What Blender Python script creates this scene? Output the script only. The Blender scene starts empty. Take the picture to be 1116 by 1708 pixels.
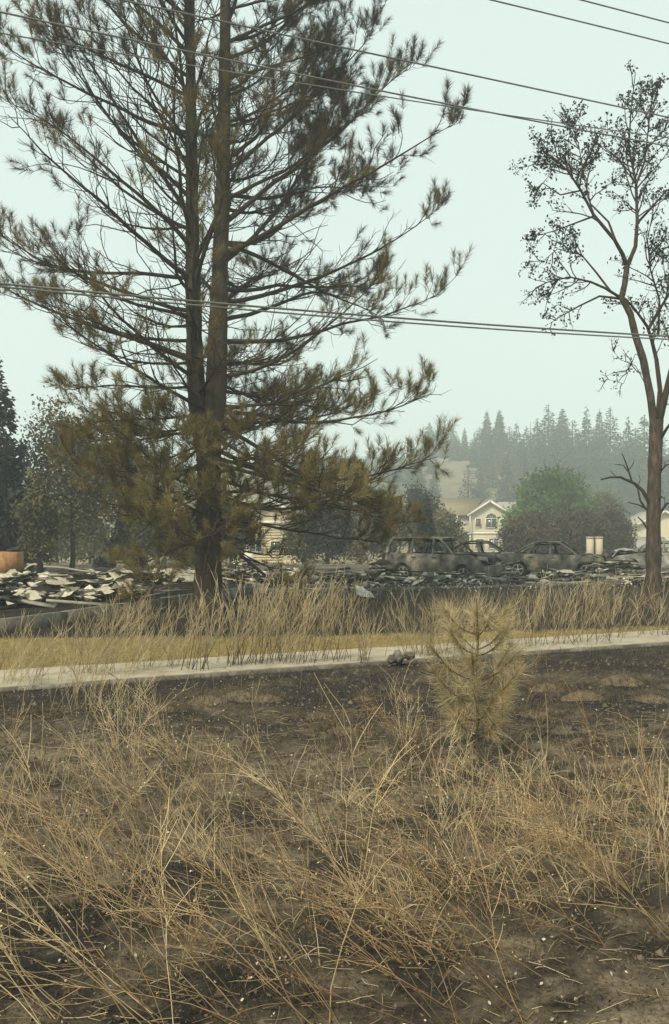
import bpy, bmesh, math, random
import numpy as np
from mathutils import Vector

# ------------------------------------------------------------------ camera, sky, sun
sc = bpy.context.scene
COL = sc.collection
F, HX, HY, CH = 1600.0, 558.0, 885.0, 1.9        # focal length in photo pixels, horizon, eye height

cam = bpy.data.cameras.new('camera')
cam.sensor_fit = 'VERTICAL'; cam.sensor_height = 36.0
cam.lens = 36.0 * F / 1708.0
cam.shift_y = (HY - 854.0) / 1708.0
cam.clip_start = 0.05; cam.clip_end = 2000
camo = bpy.data.objects.new('camera', cam); COL.objects.link(camo)
camo.location = (0, 0, CH); camo.rotation_euler = (math.radians(90), 0, 0)
sc.camera = camo

SUN_EL, SUN_AZ = math.radians(48), math.radians(-145)   # azimuth from +Y towards +X
wd = bpy.data.worlds.new('World'); sc.world = wd; wd.use_nodes = True
wn = wd.node_tree.nodes; wl = wd.node_tree.links; wn.clear()
wo = wn.new('ShaderNodeOutputWorld')
sky = wn.new('ShaderNodeTexSky'); sky.sky_type = 'NISHITA'; sky.sun_disc = False
sky.sun_elevation = SUN_EL; sky.sun_rotation = SUN_AZ
sky.air_density = 1.0; sky.dust_density = 6.0; sky.ozone_density = 1.0
b1 = wn.new('ShaderNodeBackground'); b1.inputs[1].default_value = 0.08
b2 = wn.new('ShaderNodeBackground'); b2.inputs[0].default_value = (0.815, 0.955, 0.885, 1); b2.inputs[1].default_value = 0.745
mx = wn.new('ShaderNodeMixShader'); mx.inputs[0].default_value = 0.86       # the smoke pall over the sky
wl.new(sky.outputs[0], b1.inputs[0]); wl.new(b1.outputs[0], mx.inputs[1]); wl.new(b2.outputs[0], mx.inputs[2])
wl.new(mx.outputs[0], wo.inputs[0])

sl = bpy.data.lights.new('sun', 'SUN'); sl.energy = 3.2; sl.angle = math.radians(10); sl.color = (1.0, 0.86, 0.62)
so = bpy.data.objects.new('sun', sl); COL.objects.link(so)
sdir = Vector((math.sin(SUN_AZ)*math.cos(SUN_EL), math.cos(SUN_AZ)*math.cos(SUN_EL), math.sin(SUN_EL)))
so.rotation_euler = sdir.to_track_quat('Z', 'Y').to_euler()

vs = sc.view_settings
vs.view_transform = 'Standard'; vs.look = 'None'; vs.exposure = 0.50; vs.gamma = 1.0
cy = sc.cycles
cy.max_bounces = 5; cy.diffuse_bounces = 2; cy.glossy_bounces = 2; cy.transmission_bounces = 2
cy.volume_bounces = 1; cy.transparent_max_bounces = 8
cy.use_denoising = True; cy.caustics_reflective = False; cy.caustics_refractive = False

R = np.random.default_rng(7)
random.seed(7)

# ------------------------------------------------------------------ helpers
def at(px, py, d):
    return np.array([(px-HX)/F*d, d, CH-(py-HY)/F*d])
def gnd(px, py):
    d = F*CH/(py-HY); return np.array([(px-HX)/F*d, d, 0.0])
def nrm(a):
    return a/np.maximum(np.linalg.norm(a, axis=-1, keepdims=True), 1e-9)
def sst(a, b, x):
    t = np.clip((x-a)/(b-a), 0, 1); return t*t*(3-2*t)
def hsh(i, j, s):
    n = (i*374761393 + j*668265263 + s*1442695041) & 0x7fffffff
    n = ((n ^ (n >> 13))*1274126177) & 0x7fffffff
    n = n ^ (n >> 16)
    return (n & 0xffff)/65535.0
def vnoise(x, y, s=0):
    x = np.asarray(x, float); y = np.asarray(y, float)
    xi = np.floor(x).astype(np.int64); yi = np.floor(y).astype(np.int64)
    fx = x-xi; fy = y-yi; fx = fx*fx*(3-2*fx); fy = fy*fy*(3-2*fy)
    return (hsh(xi, yi, s)*(1-fx)+hsh(xi+1, yi, s)*fx)*(1-fy)+(hsh(xi, yi+1, s)*(1-fx)+hsh(xi+1, yi+1, s)*fx)*fy
def fbm(x, y, s=0, o=4):
    a, t, w = 0, 0, 1.0
    for k in range(o):
        a = a+w*vnoise(x*2**k, y*2**k, s+k*17); t += w; w *= .5
    return a/t

class G:
    """collects faces with a tint per vertex and links them as ONE mesh"""
    def __init__(s): s.v = []; s.t = []; s.q = []; s.f3 = []; s.n = 0
    def add(s, v, quads=None, tris=None, tint=0.5):
        v = np.asarray(v, float).reshape(-1, 3)
        s.v.append(v); s.t.append(np.broadcast_to(np.asarray(tint, float), (len(v),)).copy())
        if quads is not None and len(quads): s.q.append(np.asarray(quads, np.int64).reshape(-1, 4)+s.n)
        if tris is not None and len(tris): s.f3.append(np.asarray(tris, np.int64).reshape(-1, 3)+s.n)
        s.n += len(v); return s
    def tubes(s, P, rad, sides=5, tint=0.5):
        P = np.asarray(P, float)
        if P.ndim == 2: P = P[None]
        m, k = P.shape[:2]
        rad = np.broadcast_to(np.asarray(rad, float), (m, k))
        T = nrm(np.gradient(P, axis=1))
        ref = np.where(np.abs(T[..., 2:3]) > .92, np.array([1., 0, 0]), np.array([0, 0, 1.]))
        flip = np.abs(T[:, :1, 2:3]) > .7
        ref = np.where(np.broadcast_to(flip, T[..., :1].shape), np.array([.2, 1., 0]), np.array([.05, .05, 1.]))
        u = nrm(np.cross(T, ref)); w = np.cross(T, u)
        a = np.arange(sides)/sides*2*np.pi
        V = P[:, :, None]+rad[:, :, None, None]*(np.cos(a)[:, None]*u[:, :, None]+np.sin(a)[:, None]*w[:, :, None])
        i = np.arange(m)[:, None, None]*k*sides; j = np.arange(k-1)[None, :, None]*sides; c = np.arange(sides)[None, None, :]
        c2 = (c+1) % sides
        Q = np.stack([i+j+c, i+j+c2, i+j+sides+c2, i+j+sides+c], -1)
        tt = np.asarray(tint, float)
        if tt.ndim == 1 and len(tt) == m: tt = np.repeat(tt, k*sides)
        elif tt.ndim == 2: tt = np.repeat(tt.reshape(-1), sides)
        return s.add(V, Q.reshape(-1, 4), tint=tt)
    def tri(s, A, B, C, tint):
        n = len(A); V = np.stack([A, B, C], 1)
        tt = np.asarray(tint, float)
        if tt.ndim == 1: tt = np.repeat(tt, 3)
        return s.add(V, tris=np.arange(3*n).reshape(-1, 3), tint=tt)
    def quads(s, A, B, C, D, tint):
        n = len(A); V = np.stack([A, B, C, D], 1)
        tt = np.asarray(tint, float)
        if tt.ndim == 1: tt = np.repeat(tt, 4)
        return s.add(V, np.arange(4*n).reshape(-1, 4), tint=tt)
    def box(s, c, size, rz=0.0, tint=.5, rx=0.0, ry=0.0, jit=0.0):
        b = np.array([[x, y, z] for z in (-.5, .5) for y in (-.5, .5) for x in (-.5, .5)])*np.asarray(size, float)
        if jit: b = b+R.normal(0, jit, b.shape)
        for ang, ax in ((rx, 0), (ry, 1), (rz, 2)):
            if ang:
                p, q = [(1, 2), (2, 0), (0, 1)][ax]
                cs, sn = math.cos(ang), math.sin(ang)
                bp = b[:, p]*cs-b[:, q]*sn; bq = b[:, p]*sn+b[:, q]*cs
                b = b.copy(); b[:, p] = bp; b[:, q] = bq
        return s.add(b+np.asarray(c, float), [[0, 2, 3, 1], [4, 5, 7, 6], [0, 1, 5, 4], [2, 6, 7, 3], [0, 4, 6, 2], [1, 3, 7, 5]], tint=tint)
    def grid(s, V, tint=.5):
        V = np.asarray(V, float); a, b = V.shape[:2]
        i = np.arange(a-1)[:, None]*b; j = np.arange(b-1)[None]
        Q = np.stack([i+j, i+j+1, i+j+b+1, i+j+b], -1).reshape(-1, 4)
        tt = np.asarray(tint, float)
        return s.add(V, Q, tint=tt.reshape(-1) if tt.ndim == 2 else tt)
    def mesh(s, name, smooth=False):
        me = bpy.data.meshes.new(name)
        V = np.concatenate(s.v); T = np.concatenate(s.t)
        q = np.concatenate(s.q) if s.q else np.zeros((0, 4), np.int64)
        t = np.concatenate(s.f3) if s.f3 else np.zeros((0, 3), np.int64)
        me.vertices.add(len(V)); me.vertices.foreach_set('co', V.astype(np.float32).ravel())
        me.loops.add(q.size+t.size); me.polygons.add(len(q)+len(t))
        me.loops.foreach_set('vertex_index', np.concatenate([q.ravel(), t.ravel()]).astype(np.int32))
        me.polygons.foreach_set('loop_start', np.concatenate([np.arange(len(q))*4, q.size+np.arange(len(t))*3]).astype(np.int32))
        me.update(calc_edges=True)
        a = me.attributes.new('tint', 'FLOAT', 'POINT'); a.data.foreach_set('value', T.astype(np.float32))
        if smooth: me.polygons.foreach_set('use_smooth', np.ones(len(me.polygons), bool))
        me.validate(); me.update()
        return me
    def obj(s, name, m, parent=None, smooth=False, loc=None):
        me = s.mesh(name, smooth); me.materials.append(m)
        return link(name, me, parent, loc)
def link(name, me, parent=None, loc=None):
    o = bpy.data.objects.new(name, me); COL.objects.link(o)
    if parent is not None: o.parent = parent
    if loc is not None: o.location = loc
    return o
def tag(o, label=None, cat=None, group=None, kind=None):
    if label: o['label'] = label
    if cat: o['category'] = cat
    if group: o['group'] = group
    if kind: o['kind'] = kind
    return o
def thing(name, label, cat, loc=(0, 0, 0), rz=0.0, group=None):
    o = bpy.data.objects.new(name, None); COL.objects.link(o)
    o.empty_display_size = .1
    o.location = [float(c) for c in loc]; o.rotation_euler = (0, 0, rz)
    return tag(o, label, cat, group)
def copy_tree(o, parent=None):
    c = o.copy(); COL.objects.link(c)
    if parent is not None: c.parent = parent
    for ch in list(o.children): copy_tree(ch, c)
    return c

# ------------------------------------------------------------------ materials
def mat(name, cols, scale=4.0, rough=.9, bump=0.0, bscale=None, use_tint=0.0, stretch=(1, 1, 1), detail=6, pos=None, trans=0.0, metal=0.0, spec=.2, contrast=1.0, coord='Object', emit=0.0):
    """noise -> colour ramp; the mesh tint (a colour difference of the thing itself) is mixed into the ramp position"""
    m = bpy.data.materials.new(name); m.use_nodes = True
    n, l = m.node_tree.nodes, m.node_tree.links; n.clear()
    out = n.new('ShaderNodeOutputMaterial'); p = n.new('ShaderNodeBsdfPrincipled')
    p.inputs['Roughness'].default_value = rough; p.inputs['Metallic'].default_value = metal
    p.inputs['Specular IOR Level'].default_value = spec
    tc = n.new('ShaderNodeTexCoord'); mp = n.new('ShaderNodeMapping'); mp.inputs['Scale'].default_value = stretch
    l.new(tc.outputs[coord], mp.inputs[0])
    nz = n.new('ShaderNodeTexNoise'); nz.inputs['Scale'].default_value = scale; nz.inputs['Detail'].default_value = detail
    nz.inputs['Roughness'].default_value = .62
    l.new(mp.outputs[0], nz.inputs[0])
    mr = n.new('ShaderNodeMapRange'); mr.inputs[1].default_value = .5-.24/contrast; mr.inputs[2].default_value = .5+.24/contrast
    l.new(nz.outputs[0], mr.inputs[0])
    fac = mr.outputs[0]
    if use_tint > 0:
        at_ = n.new('ShaderNodeAttribute'); at_.attribute_name = 'tint'
        mm = n.new('ShaderNodeMix'); mm.data_type = 'FLOAT'; mm.inputs[0].default_value = use_tint
        l.new(fac, mm.inputs[2]); l.new(at_.outputs['Fac'], mm.inputs[3]); fac = mm.outputs[0]
    cr = n.new('ShaderNodeValToRGB'); e = cr.color_ramp.elements
    k = len(cols); ps = pos or [i/(k-1) if k > 1 else 0 for i in range(k)]
    while len(e) < k: e.new(.5)
    for i in range(k): e[i].position = ps[i]; e[i].color = (*cols[i], 1)
    l.new(fac, cr.inputs[0]); l.new(cr.outputs[0], p.inputs['Base Color'])
    if bump:
        nb = n.new('ShaderNodeTexNoise'); nb.inputs['Scale'].default_value = bscale or scale*4; nb.inputs['Detail'].default_value = 8
        l.new(mp.outputs[0], nb.inputs[0])
        bp = n.new('ShaderNodeBump'); bp.inputs['Strength'].default_value = min(1, bump); bp.inputs['Distance'].default_value = .03
        l.new(nb.outputs[0], bp.inputs['Height']); l.new(bp.outputs[0], p.inputs['Normal'])
    if trans:
        tr = n.new('ShaderNodeBsdfTranslucent'); l.new(cr.outputs[0], tr.inputs[0])
        ms = n.new('ShaderNodeMixShader'); ms.inputs[0].default_value = trans
        l.new(p.outputs[0], ms.inputs[1]); l.new(tr.outputs[0], ms.inputs[2]); l.new(ms.outputs[0], out.inputs[0])
    else: l.new(p.outputs[0], out.inputs[0])
    return m

M = {}
M['needle'] = mat('pine_needles', [(.030, .024, .019), (.075, .055, .037), (.165, .118, .05), (.155, .14, .05), (.32, .245, .10)], 1.3, .7, use_tint=.82, trans=.25)
M['bark'] = mat('pine_bark', [(.018, .015, .013), (.050, .038, .029), (.105, .075, .052)], 7, .95, .9, 22, stretch=(1, 1, .22), use_tint=.35)
M['twig'] = mat('scorched_twig', [(.016, .013, .011), (.05, .038, .028), (.10, .075, .05)], 5, .9, use_tint=.6)
M['bark_tan'] = mat('tan_bark', [(.014, .012, .011), (.065, .05, .040), (.17, .135, .105)], 14, .95, 1.0, 26, stretch=(1, 1, .3), use_tint=.3)
M['bark_dark'] = mat('dark_bark', [(.012, .011, .010), (.04, .034, .03), (.07, .06, .05)], 6, .95, .6, 20, stretch=(1, 1, .3))
M['leaf_dead'] = mat('dead_leaves', [(.018, .019, .016), (.035, .036, .028), (.10, .075, .04)], 2, .8, use_tint=.8, trans=.2)
M['leaf_green'] = mat('green_leaves', [(.018, .046, .010), (.062, .125, .024), (.14, .22, .05)], .5, .7, use_tint=.6, trans=.25)
M['leaf_brown'] = mat('scorched_brown_leaves', [(.022, .018, .016), (.075, .055, .043), (.15, .115, .08)], .6, .8, use_tint=.6, trans=.15)
M['leaf_olive'] = mat('half_scorched_leaves', [(.03, .03, .02), (.11, .105, .055), (.21, .19, .11)], .6, .8, use_tint=.6, trans=.2)
M['leaf_scorch'] = mat('scorched_olive_leaves', [(.03, .028, .018), (.10, .088, .045), (.22, .185, .09)], .6, .85, use_tint=.6, trans=.15)
M['leaf_black'] = mat('charred_leaves', [(.016, .016, .016), (.042, .040, .036), (.085, .076, .06)], .7, .85, use_tint=.6)
M['conifer'] = mat('conifer_green', [(.014, .024, .018), (.03, .05, .032), (.06, .075, .042)], .3, .8, use_tint=.6)
M['conifer_dark'] = mat('conifer_charred', [(.010, .013, .015), (.022, .027, .028), (.05, .05, .045)], .5, .85, use_tint=.6)
M['conifer_rust'] = mat('conifer_scorched', [(.03, .03, .022), (.08, .066, .042), (.13, .10, .062)], .3, .85, use_tint=.6)
M['straw'] = mat('straw', [(.14, .105, .062), (.40, .315, .18), (.62, .53, .35)], 6, .75, use_tint=.85, trans=.15, spec=.15)
M['weed'] = mat('red_brown_weed_stem', [(.075, .052, .036), (.29, .185, .098), (.45, .34, .19), (.64, .54, .34)], 6, .75, use_tint=.85, spec=.15)
M['willow'] = mat('willow_stem', [(.022, .018, .014), (.13, .10, .062), (.33, .265, .155), (.52, .44, .28)], 6, .75, use_tint=.9, spec=.15)
M['lawn'] = mat('dry_lawn_blades', [(.20, .155, .062), (.33, .265, .115), (.44, .355, .175)], .9, .8, use_tint=.5, trans=.25)
M['seed_needle'] = mat('young_pine_needles', [(.16, .13, .065), (.33, .265, .135), (.55, .46, .28)], 3, .7, use_tint=.8, trans=.25)
M['tuss'] = mat('burnt_tussock', [(.03, .025, .02), (.115, .09, .06), (.23, .185, .12)], 12, .95, .8, 60, use_tint=.45)
M['crumb'] = mat('charred_crumbs', [(.015, .014, .013), (.06, .05, .04), (.17, .14, .10)], 5, .95, use_tint=.8)
M['concrete'] = mat('concrete', [(.20, .18, .135), (.32, .29, .225), (.38, .345, .27)], 3, .9, .25, 40)
M['ash_conc'] = mat('smoked_concrete', [(.03, .028, .025), (.12, .11, .095), (.30, .28, .24)], 2.2, .95, .5, 20)
M['char'] = mat('charred_timber', [(.008, .008, .008), (.022, .020, .018), (.06, .05, .042)], 5, .9, .6, 30)
M['rubble'] = mat('ashy_rubble', [(.025, .023, .021), (.20, .185, .15), (.66, .62, .53)], 3, .95, .4, 20, use_tint=.75)
M['sheet'] = mat('pale_scorched_sheet', [(.10, .09, .07), (.40, .375, .29), (.56, .53, .43)], 1.6, .8, .3, 12, use_tint=.5)
M['rust'] = mat('orange_rust', [(.06, .035, .022), (.24, .135, .068), (.36, .21, .10)], 6.0, .9, .5, 25, pos=[.1, .4, .9], stretch=(1, 1, .5))
M['black'] = mat('soot_and_painted_dark', [(.006, .006, .006), (.014, .013, .012)], 4, .95)  # soot black, also used to paint the dark inside cabins and openings
M['white'] = mat('off_white_paint', [(.55, .54, .49), (.68, .67, .61)], 2, .6)
M['cream'] = mat('cream_siding', [(.50, .465, .36), (.57, .53, .415)], .8, .8)
M['cream2'] = mat('cream_siding_pale', [(.56, .51, .385), (.62, .57, .43)], .8, .8)
M['yellow'] = mat('yellow_siding', [(.44, .38, .25), (.50, .43, .29)], .8, .8)
M['boxgrime'] = mat('sooty_beige_case', [(.10, .09, .07), (.30, .26, .19)], 4, .8)
M['roof'] = mat('brown_shingle', [(.17, .14, .095), (.24, .20, .135)], 3, .9, .3)
M['roof2'] = mat('grey_shingle', [(.25, .25, .22), (.33, .33, .29)], 2, .9, .3)
M['glass'] = mat('window_glass', [(.05, .06, .06), (.10, .12, .11)], .6, .12, spec=.5)
M['brickpale'] = mat('pale_pillar_stone', [(.43, .38, .29), (.50, .44, .34)], 1.2, .9, .4)
M['bluesign'] = mat('sign_blue', [(.03, .12, .25), (.05, .16, .30)], 3, .5)
M['steel'] = mat('sign_post_steel', [(.15, .15, .14), (.28, .28, .26)], 6, .5, metal=.6)
M['wire'] = mat('cable_sheath', [(.06, .06, .055), (.16, .155, .14)], 9, .45, spec=.5)
M['pole'] = mat('pole_wood', [(.05, .04, .03), (.13, .10, .075)], 6, .95, .6, stretch=(1, 1, .1))
def carmat(name, a, b, c, d):
    return mat(name, [a, b, c, d], 2.0, .75, .25, 18, use_tint=.12, pos=[.12, .42, .70, 1.0], spec=.25, contrast=1.25)
M['car_grey'] = carmat('burnt_body_grey', (.014, .013, .012), (.085, .08, .07), (.17, .158, .13), (.38, .33, .23))
M['car_green'] = carmat('burnt_body_greenish', (.013, .013, .012), (.07, .073, .064), (.13, .13, .106), (.38, .31, .15))
M['car_black'] = carmat('burnt_body_black', (.010, .010, .010), (.03, .028, .025), (.08, .07, .055), (.24, .21, .16))
M['car_pale'] = carmat('burnt_body_pale', (.05, .05, .045), (.17, .17, .155), (.27, .27, .24), (.55, .55, .5))
M['rim'] = mat('ashy_alloy', [(.18, .175, .16), (.5, .48, .44)], 7, .6, metal=.3)

# ------------------------------------------------------------------ terrain
SLOPE = .485
def walk_near(x): return 13.35+SLOPE*x
def walk_far(x): return 14.9+SLOPE*x
def lawn_far(x): return np.maximum(17.3+.10*x+.045*np.maximum(x, 0)**1.6, walk_far(x)+.25)+.5*(fbm(x*1.3, x*0+3.1, 5)-.5)
def terr(x, y):
    x = np.asarray(x, float); y = np.asarray(y, float)
    z = -1.0*sst(52, 78, y)
    hx = 1.0-.42*sst(45, 93, x)-.10*sst(0, -90, x)+.06*np.sin(x*.03+.6)
    z = z+hx*(27.5*sst(175, 352, y))
    return z
def ground_z(x, y):
    x = np.asarray(x, float); y = np.asarray(y, float)
    z = terr(x, y)
    off = sst(-.15, -.9, y-walk_near(x))                     # rough burnt verge before the sidewalk
    z = z+off*(.085*(fbm(x*.9, y*.9, 1)-.5)+.045*(fbm(x*4, y*4, 2)-.5)+.02*(fbm(x*13, y*13, 3)-.5))
    far = sst(.3, 2.5, y-lawn_far(x))*sst(60, 30, y)
    z = z+far*(.10*(fbm(x*.8, y*.8, 9)-.5)+.03*(fbm(x*5, y*5, 8)-.5))
    return z-.03*sst(0.25, 0, np.abs(y-(walk_near(x)+walk_far(x))/2)-.7)

rows = np.concatenate([np.linspace(-8, 2.4, 30), np.geomspace(2.6, 452, 440)])
us = np.linspace(-1, 1, 301)
YY = np.repeat(rows[:, None], len(us), 1); XX = us[None]*(np.maximum(YY, 0)*.6+3.5)
g = G(); ZZ = ground_z(XX, YY); V = np.stack([XX, YY, ZZ], -1); g.grid(V[:, ::-1][:, ::-1])
gm = g.mesh('ground', True)
x, y = XX.ravel(), YY.ravel()
char = np.array([.036, .033, .031]); brown = np.array([.105, .086, .062]); litter = np.array([.23, .19, .132])
dirt = np.array([.27, .22, .155]); ash = np.array([.20, .18, .145]); tan = np.array([.23, .195, .115])
lawnc = np.array([.28, .22, .10]); black = np.array([.034, .029, .024]); hillt = np.array([.26, .22, .14]); brush = np.array([.05, .055, .035])
def mixc(a, b, t): return a*(1-t[:, None])+b*t[:, None]
n1 = fbm(x*.8, y*.8, 21); n2 = fbm(x*3.2, y*3.2, 22); n3 = fbm(x*.25, y*.25, 23); n4 = fbm(x*11, y*11, 24)
c = np.repeat(char[None], len(x), 0)
fore = sst(10.2, 8.0, y+(n1-.5)*3)
midz = sst(4.9, 6.2, y+(n1-.5)*2)
c = mixc(c, brown, np.clip(fore*sst(.36, .60, .55*n2+.45*n1+.09*midz)*.9, 0, 1))
c = mixc(c, litter, np.clip(fore*sst(.50, .72, .5*n4+.5*n2+.08*midz)*.8, 0, 1))
verge = sst(8, 10.2, y)*sst(0, -.4, y-walk_near(x))
c = mixc(c, brown, verge*sst(.54, .70, .6*n1+.4*n2)*.75)
c = mixc(c, litter, verge*sst(.60, .75, .5*n4+.5*n2)*.45)
shoulder = sst(.0, .35, (3.86+.60*(x-.75))-y+(n2-.5)*.55)*sst(.3, .9, x)+sst(3.1, 2.7, y)
c = mixc(c, dirt*.95, np.clip(shoulder, 0, 1)*(.75+.25*n4))
lw = sst(-.05, .1, y-walk_far(x))*sst(.25, -.25, y-lawn_far(x)+(n2-.5)*1.0)
edge = sst(-.1, .5, y-lawn_far(x))
c = mixc(c, black, edge)
c = mixc(c, lawnc, lw)
lot = sst(29.5, 31.5, y-.42*x)
c = mixc(c, ash*.8, lot*sst(.35, .7, n2*.5+n1*.5))
c = mixc(c, tan, sst(52, 62, y)*(.65+.35*n1))
hn = fbm(x*.035, y*.035, 31)
c = mixc(c, brush, sst(150, 190, y)*sst(.30, .52, hn+.25*(fbm(x*.3, y*.3, 33)-.5)))
c = mixc(c, hillt*.62, sst(200, 240, y)*sst(18, 6, np.abs(x-38+9*(hn-.5)))*sst(.3, .55, fbm(x*.35, y*.2, 34)))
ca = gm.color_attributes.new('Col', 'FLOAT_COLOR', 'POINT')
ca.data.foreach_set('color', np.concatenate([c, np.ones((len(x), 1))], 1).astype(np.float32).ravel())
mg = bpy.data.materials.new('burnt_ground'); mg.use_nodes = True
n, l = mg.node_tree.nodes, mg.node_tree.links
p = n['Principled BSDF']; p.inputs['Roughness'].default_value = .95; p.inputs['Specular IOR Level'].default_value = .1
a_ = n.new('ShaderNodeAttribute'); a_.attribute_name = 'Col'
tc = n.new('ShaderNodeTexCoord')
nz = n.new('ShaderNodeTexNoise'); nz.inputs['Scale'].default_value = 28; nz.inputs['Detail'].default_value = 9; nz.inputs['Roughness'].default_value = .7
l.new(tc.outputs['Object'], nz.inputs[0])
nz2 = n.new('ShaderNodeTexNoise'); nz2.inputs['Scale'].default_value = 5; nz2.inputs['Detail'].default_value = 8; nz2.inputs['Roughness'].default_value = .7
l.new(tc.outputs['Object'], nz2.inputs[0])
av = n.new('ShaderNodeMath'); av.operation = 'MULTIPLY_ADD'; av.inputs[1].default_value = .5
ad = n.new('ShaderNodeMath'); ad.operation = 'MULTIPLY'; ad.inputs[1].default_value = .5
l.new(nz2.outputs[0], ad.inputs[0]); l.new(nz.outputs[0], av.inputs[0]); l.new(ad.outputs[0], av.inputs[2])
mr = n.new('ShaderNodeMapRange'); mr.inputs[1].default_value = .36; mr.inputs[2].default_value = .64; mr.inputs[3].default_value = .35; mr.inputs[4].default_value = 1.8
l.new(av.outputs[0], mr.inputs[0])
ml = n.new('ShaderNodeMix'); ml.data_type = 'RGBA'; ml.blend_type = 'MULTIPLY'; ml.inputs[0].default_value = 1
l.new(a_.outputs['Color'], ml.inputs[6]); l.new(mr.outputs[0], ml.inputs[7]); l.new(ml.outputs[2], p.inputs['Base Color'])
bp = n.new('ShaderNodeBump'); bp.inputs['Strength'].default_value = 1.0; bp.inputs['Distance'].default_value = .07
l.new(nz.outputs[0], bp.inputs['Height']); l.new(bp.outputs[0], p.inputs['Normal'])
gm.materials.append(mg)
tag(link('ground', gm), kind='structure')

# sidewalk: a bed with separate concrete slabs
ang = math.atan(SLOPE); dv = np.array([math.cos(ang), math.sin(ang), 0]); nv = np.array([-math.sin(ang), math.cos(ang), 0])
mid0 = np.array([0, (walk_near(0)+walk_far(0))/2, 0])
gb = G(); gb.box((0, 0, 0), (46, 1.42, .10), tint=.3)
bed = gb.obj('sidewalk', M['ash_conc'], loc=tuple(mid0+np.array([0, 0, -.02]))); bed.rotation_euler = (0, 0, ang); tag(bed, kind='structure')
bm = bmesh.new(); bmesh.ops.create_cube(bm, size=1); bmesh.ops.scale(bm, vec=(1.475, 1.36, .10), verts=bm.verts)
bmesh.ops.bevel(bm, geom=list(bm.edges), offset=.012, segments=1, affect='EDGES')
sm = bpy.data.meshes.new('slab'); bm.to_mesh(sm); bm.free(); sm.materials.append(M['concrete'])
for k in range(-10, 12):
    o = link('slab', sm, bed, (k*1.5+.4, 0, .022+random.uniform(-.004, .004)))
    o.rotation_euler = (random.uniform(-.004, .004), random.uniform(-.004, .004), 0)

# ------------------------------------------------------------------ vegetation builders
def perp_dirs(D, ang, phi):
    """directions at angle ang from D, turned by phi"""
    ref = np.where(np.abs(D[..., 2:3]) > .9, np.array([1., 0, 0]), np.array([0, 0, 1.]))
    u = nrm(np.cross(D, ref)); w = np.cross(D, u)
    return D*np.cos(ang)[..., None]+(u*np.cos(phi)[..., None]+w*np.sin(phi)[..., None])*np.sin(ang)[..., None]
def needles(g, P, D, L, n, nl, wd_, tint, spread=(.45, 1.0), droop=.0):
    """needle brushes: P base, D axis, L brush length (m,), n needles each"""
    m = len(P)
    if m == 0: return
    P = np.repeat(P, n, 0); D = np.repeat(D, n, 0); L = np.repeat(L, n); tt = np.repeat(tint, n)
    k = len(P)
    s = R.uniform(0, 1, k)**.8
    B = P+D*(L*s)[:, None]
    a = R.uniform(spread[0], spread[1], k)*(1.1-.5*s)
    nd = perp_dirs(D, a, R.uniform(0, 2*np.pi, k))
    ln = nl*R.uniform(.65, 1.15, k)
    nd = nrm(nd+np.array([0, 0, -1])*droop)
    E = B+nd*ln[:, None]
    side = nrm(np.cross(nd, R.normal(0, 1, (k, 3))))*wd_*.5
    g.tri(B-side, B+side, E, tt+R.normal(0, .06, k))
def curve(P0, D, L, k, up=0.0, wob=0.0):
    """m curved paths of k points; up bends the direction towards +z along the way"""
    m = len(P0); P = np.zeros((m, k, 3)); P[:, 0] = P0; d = nrm(D.copy())
    st = (np.asarray(L)/(k-1))[:, None]
    upv = np.broadcast_to(np.asarray(up, float), (m,))[:, None]
    for i in range(1, k):
        P[:, i] = P[:, i-1]+d*st
        d = nrm(d+np.array([0, 0, 1.])*upv/(k-1)+R.normal(0, wob, (m, 3)))
    return P, d
def lerp_path(P, t):
    """point and direction at t in (0,1) of paths (k,3)"""
    k = len(P)-1; f = np.clip(t*k, 0, k-1e-6); i = f.astype(int); fr = (f-i)[:, None]
    return P[i]*(1-fr)+P[i+1]*fr, nrm(P[i+1]-P[i])

# ------------------------------------------------------------------ the big pine
PD = 23.4; PS = F/PD
pb = at(347, 1012, PD); pb[2] = -.05
def px2(px, py, d=PD): return at(px, py, d)
pine = thing('pine_tree', 'tall scorched pine with two stems and browned needles, left of centre', 'pine tree', pb)
pbv = np.array(pb)
g = G()
tr = np.array([at(347, 1018, PD), at(347, 985, PD), at(348, 900, PD), at(349, 800, PD), at(347, 730, PD), at(345, 690, PD)])
tt_ = np.array([.62, .38, .345, .33, .35, .37])
def trunk_tube(g, pts, rad, sides=14, sub=6, tint=.5, rough=.04):
    pts = np.asarray(pts); k = len(pts); t = np.linspace(0, k-1, (k-1)*sub+1)
    P = np.stack([np.interp(t, np.arange(k), pts[:, i]) for i in range(3)], 1); r = np.interp(t, np.arange(k), rad)
    g.tubes(P, r[None]*(1+R.normal(0, rough, (1, len(r)))), sides, tint)
    return P, r
trunk_tube(g, tr-pbv, tt_*.92)
g.obj('trunk', M['bark'], pine, True)
stems = []
for (pts, rads, off) in (([(338, 735), (329, 670), (325, 600), (322, 480), (320, 300), (318, 120), (317, 0), (316, -200), (315, -360)], [.24, .23, .21, .185, .15, .125, .11, .07, .02], .15),
                         ([(352, 735), (360, 670), (362, 600), (366, 480), (372, 300), (375, 120), (376, 0), (377, -220), (377, -400)], [.27, .265, .25, .215, .175, .145, .13, .08, .02], -.1)):
    P = np.array([at(a, b, PD+off) for a, b in pts]); g = G()
    Pf, rf = trunk_tube(g, P-pbv, np.array(rads), 12, 6)
    g.obj('stem', M['bark'], pine, True); stems.append(P)
RT = ([-420, -250, -100, 0, 100, 180, 300, 350, 470, 530, 600, 670, 740, 850, 900, 960], [20, 150, 215, 250, 285, 370, 420, 430, 420, 350, 345, 385, 400, 375, 350, 240])
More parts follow.
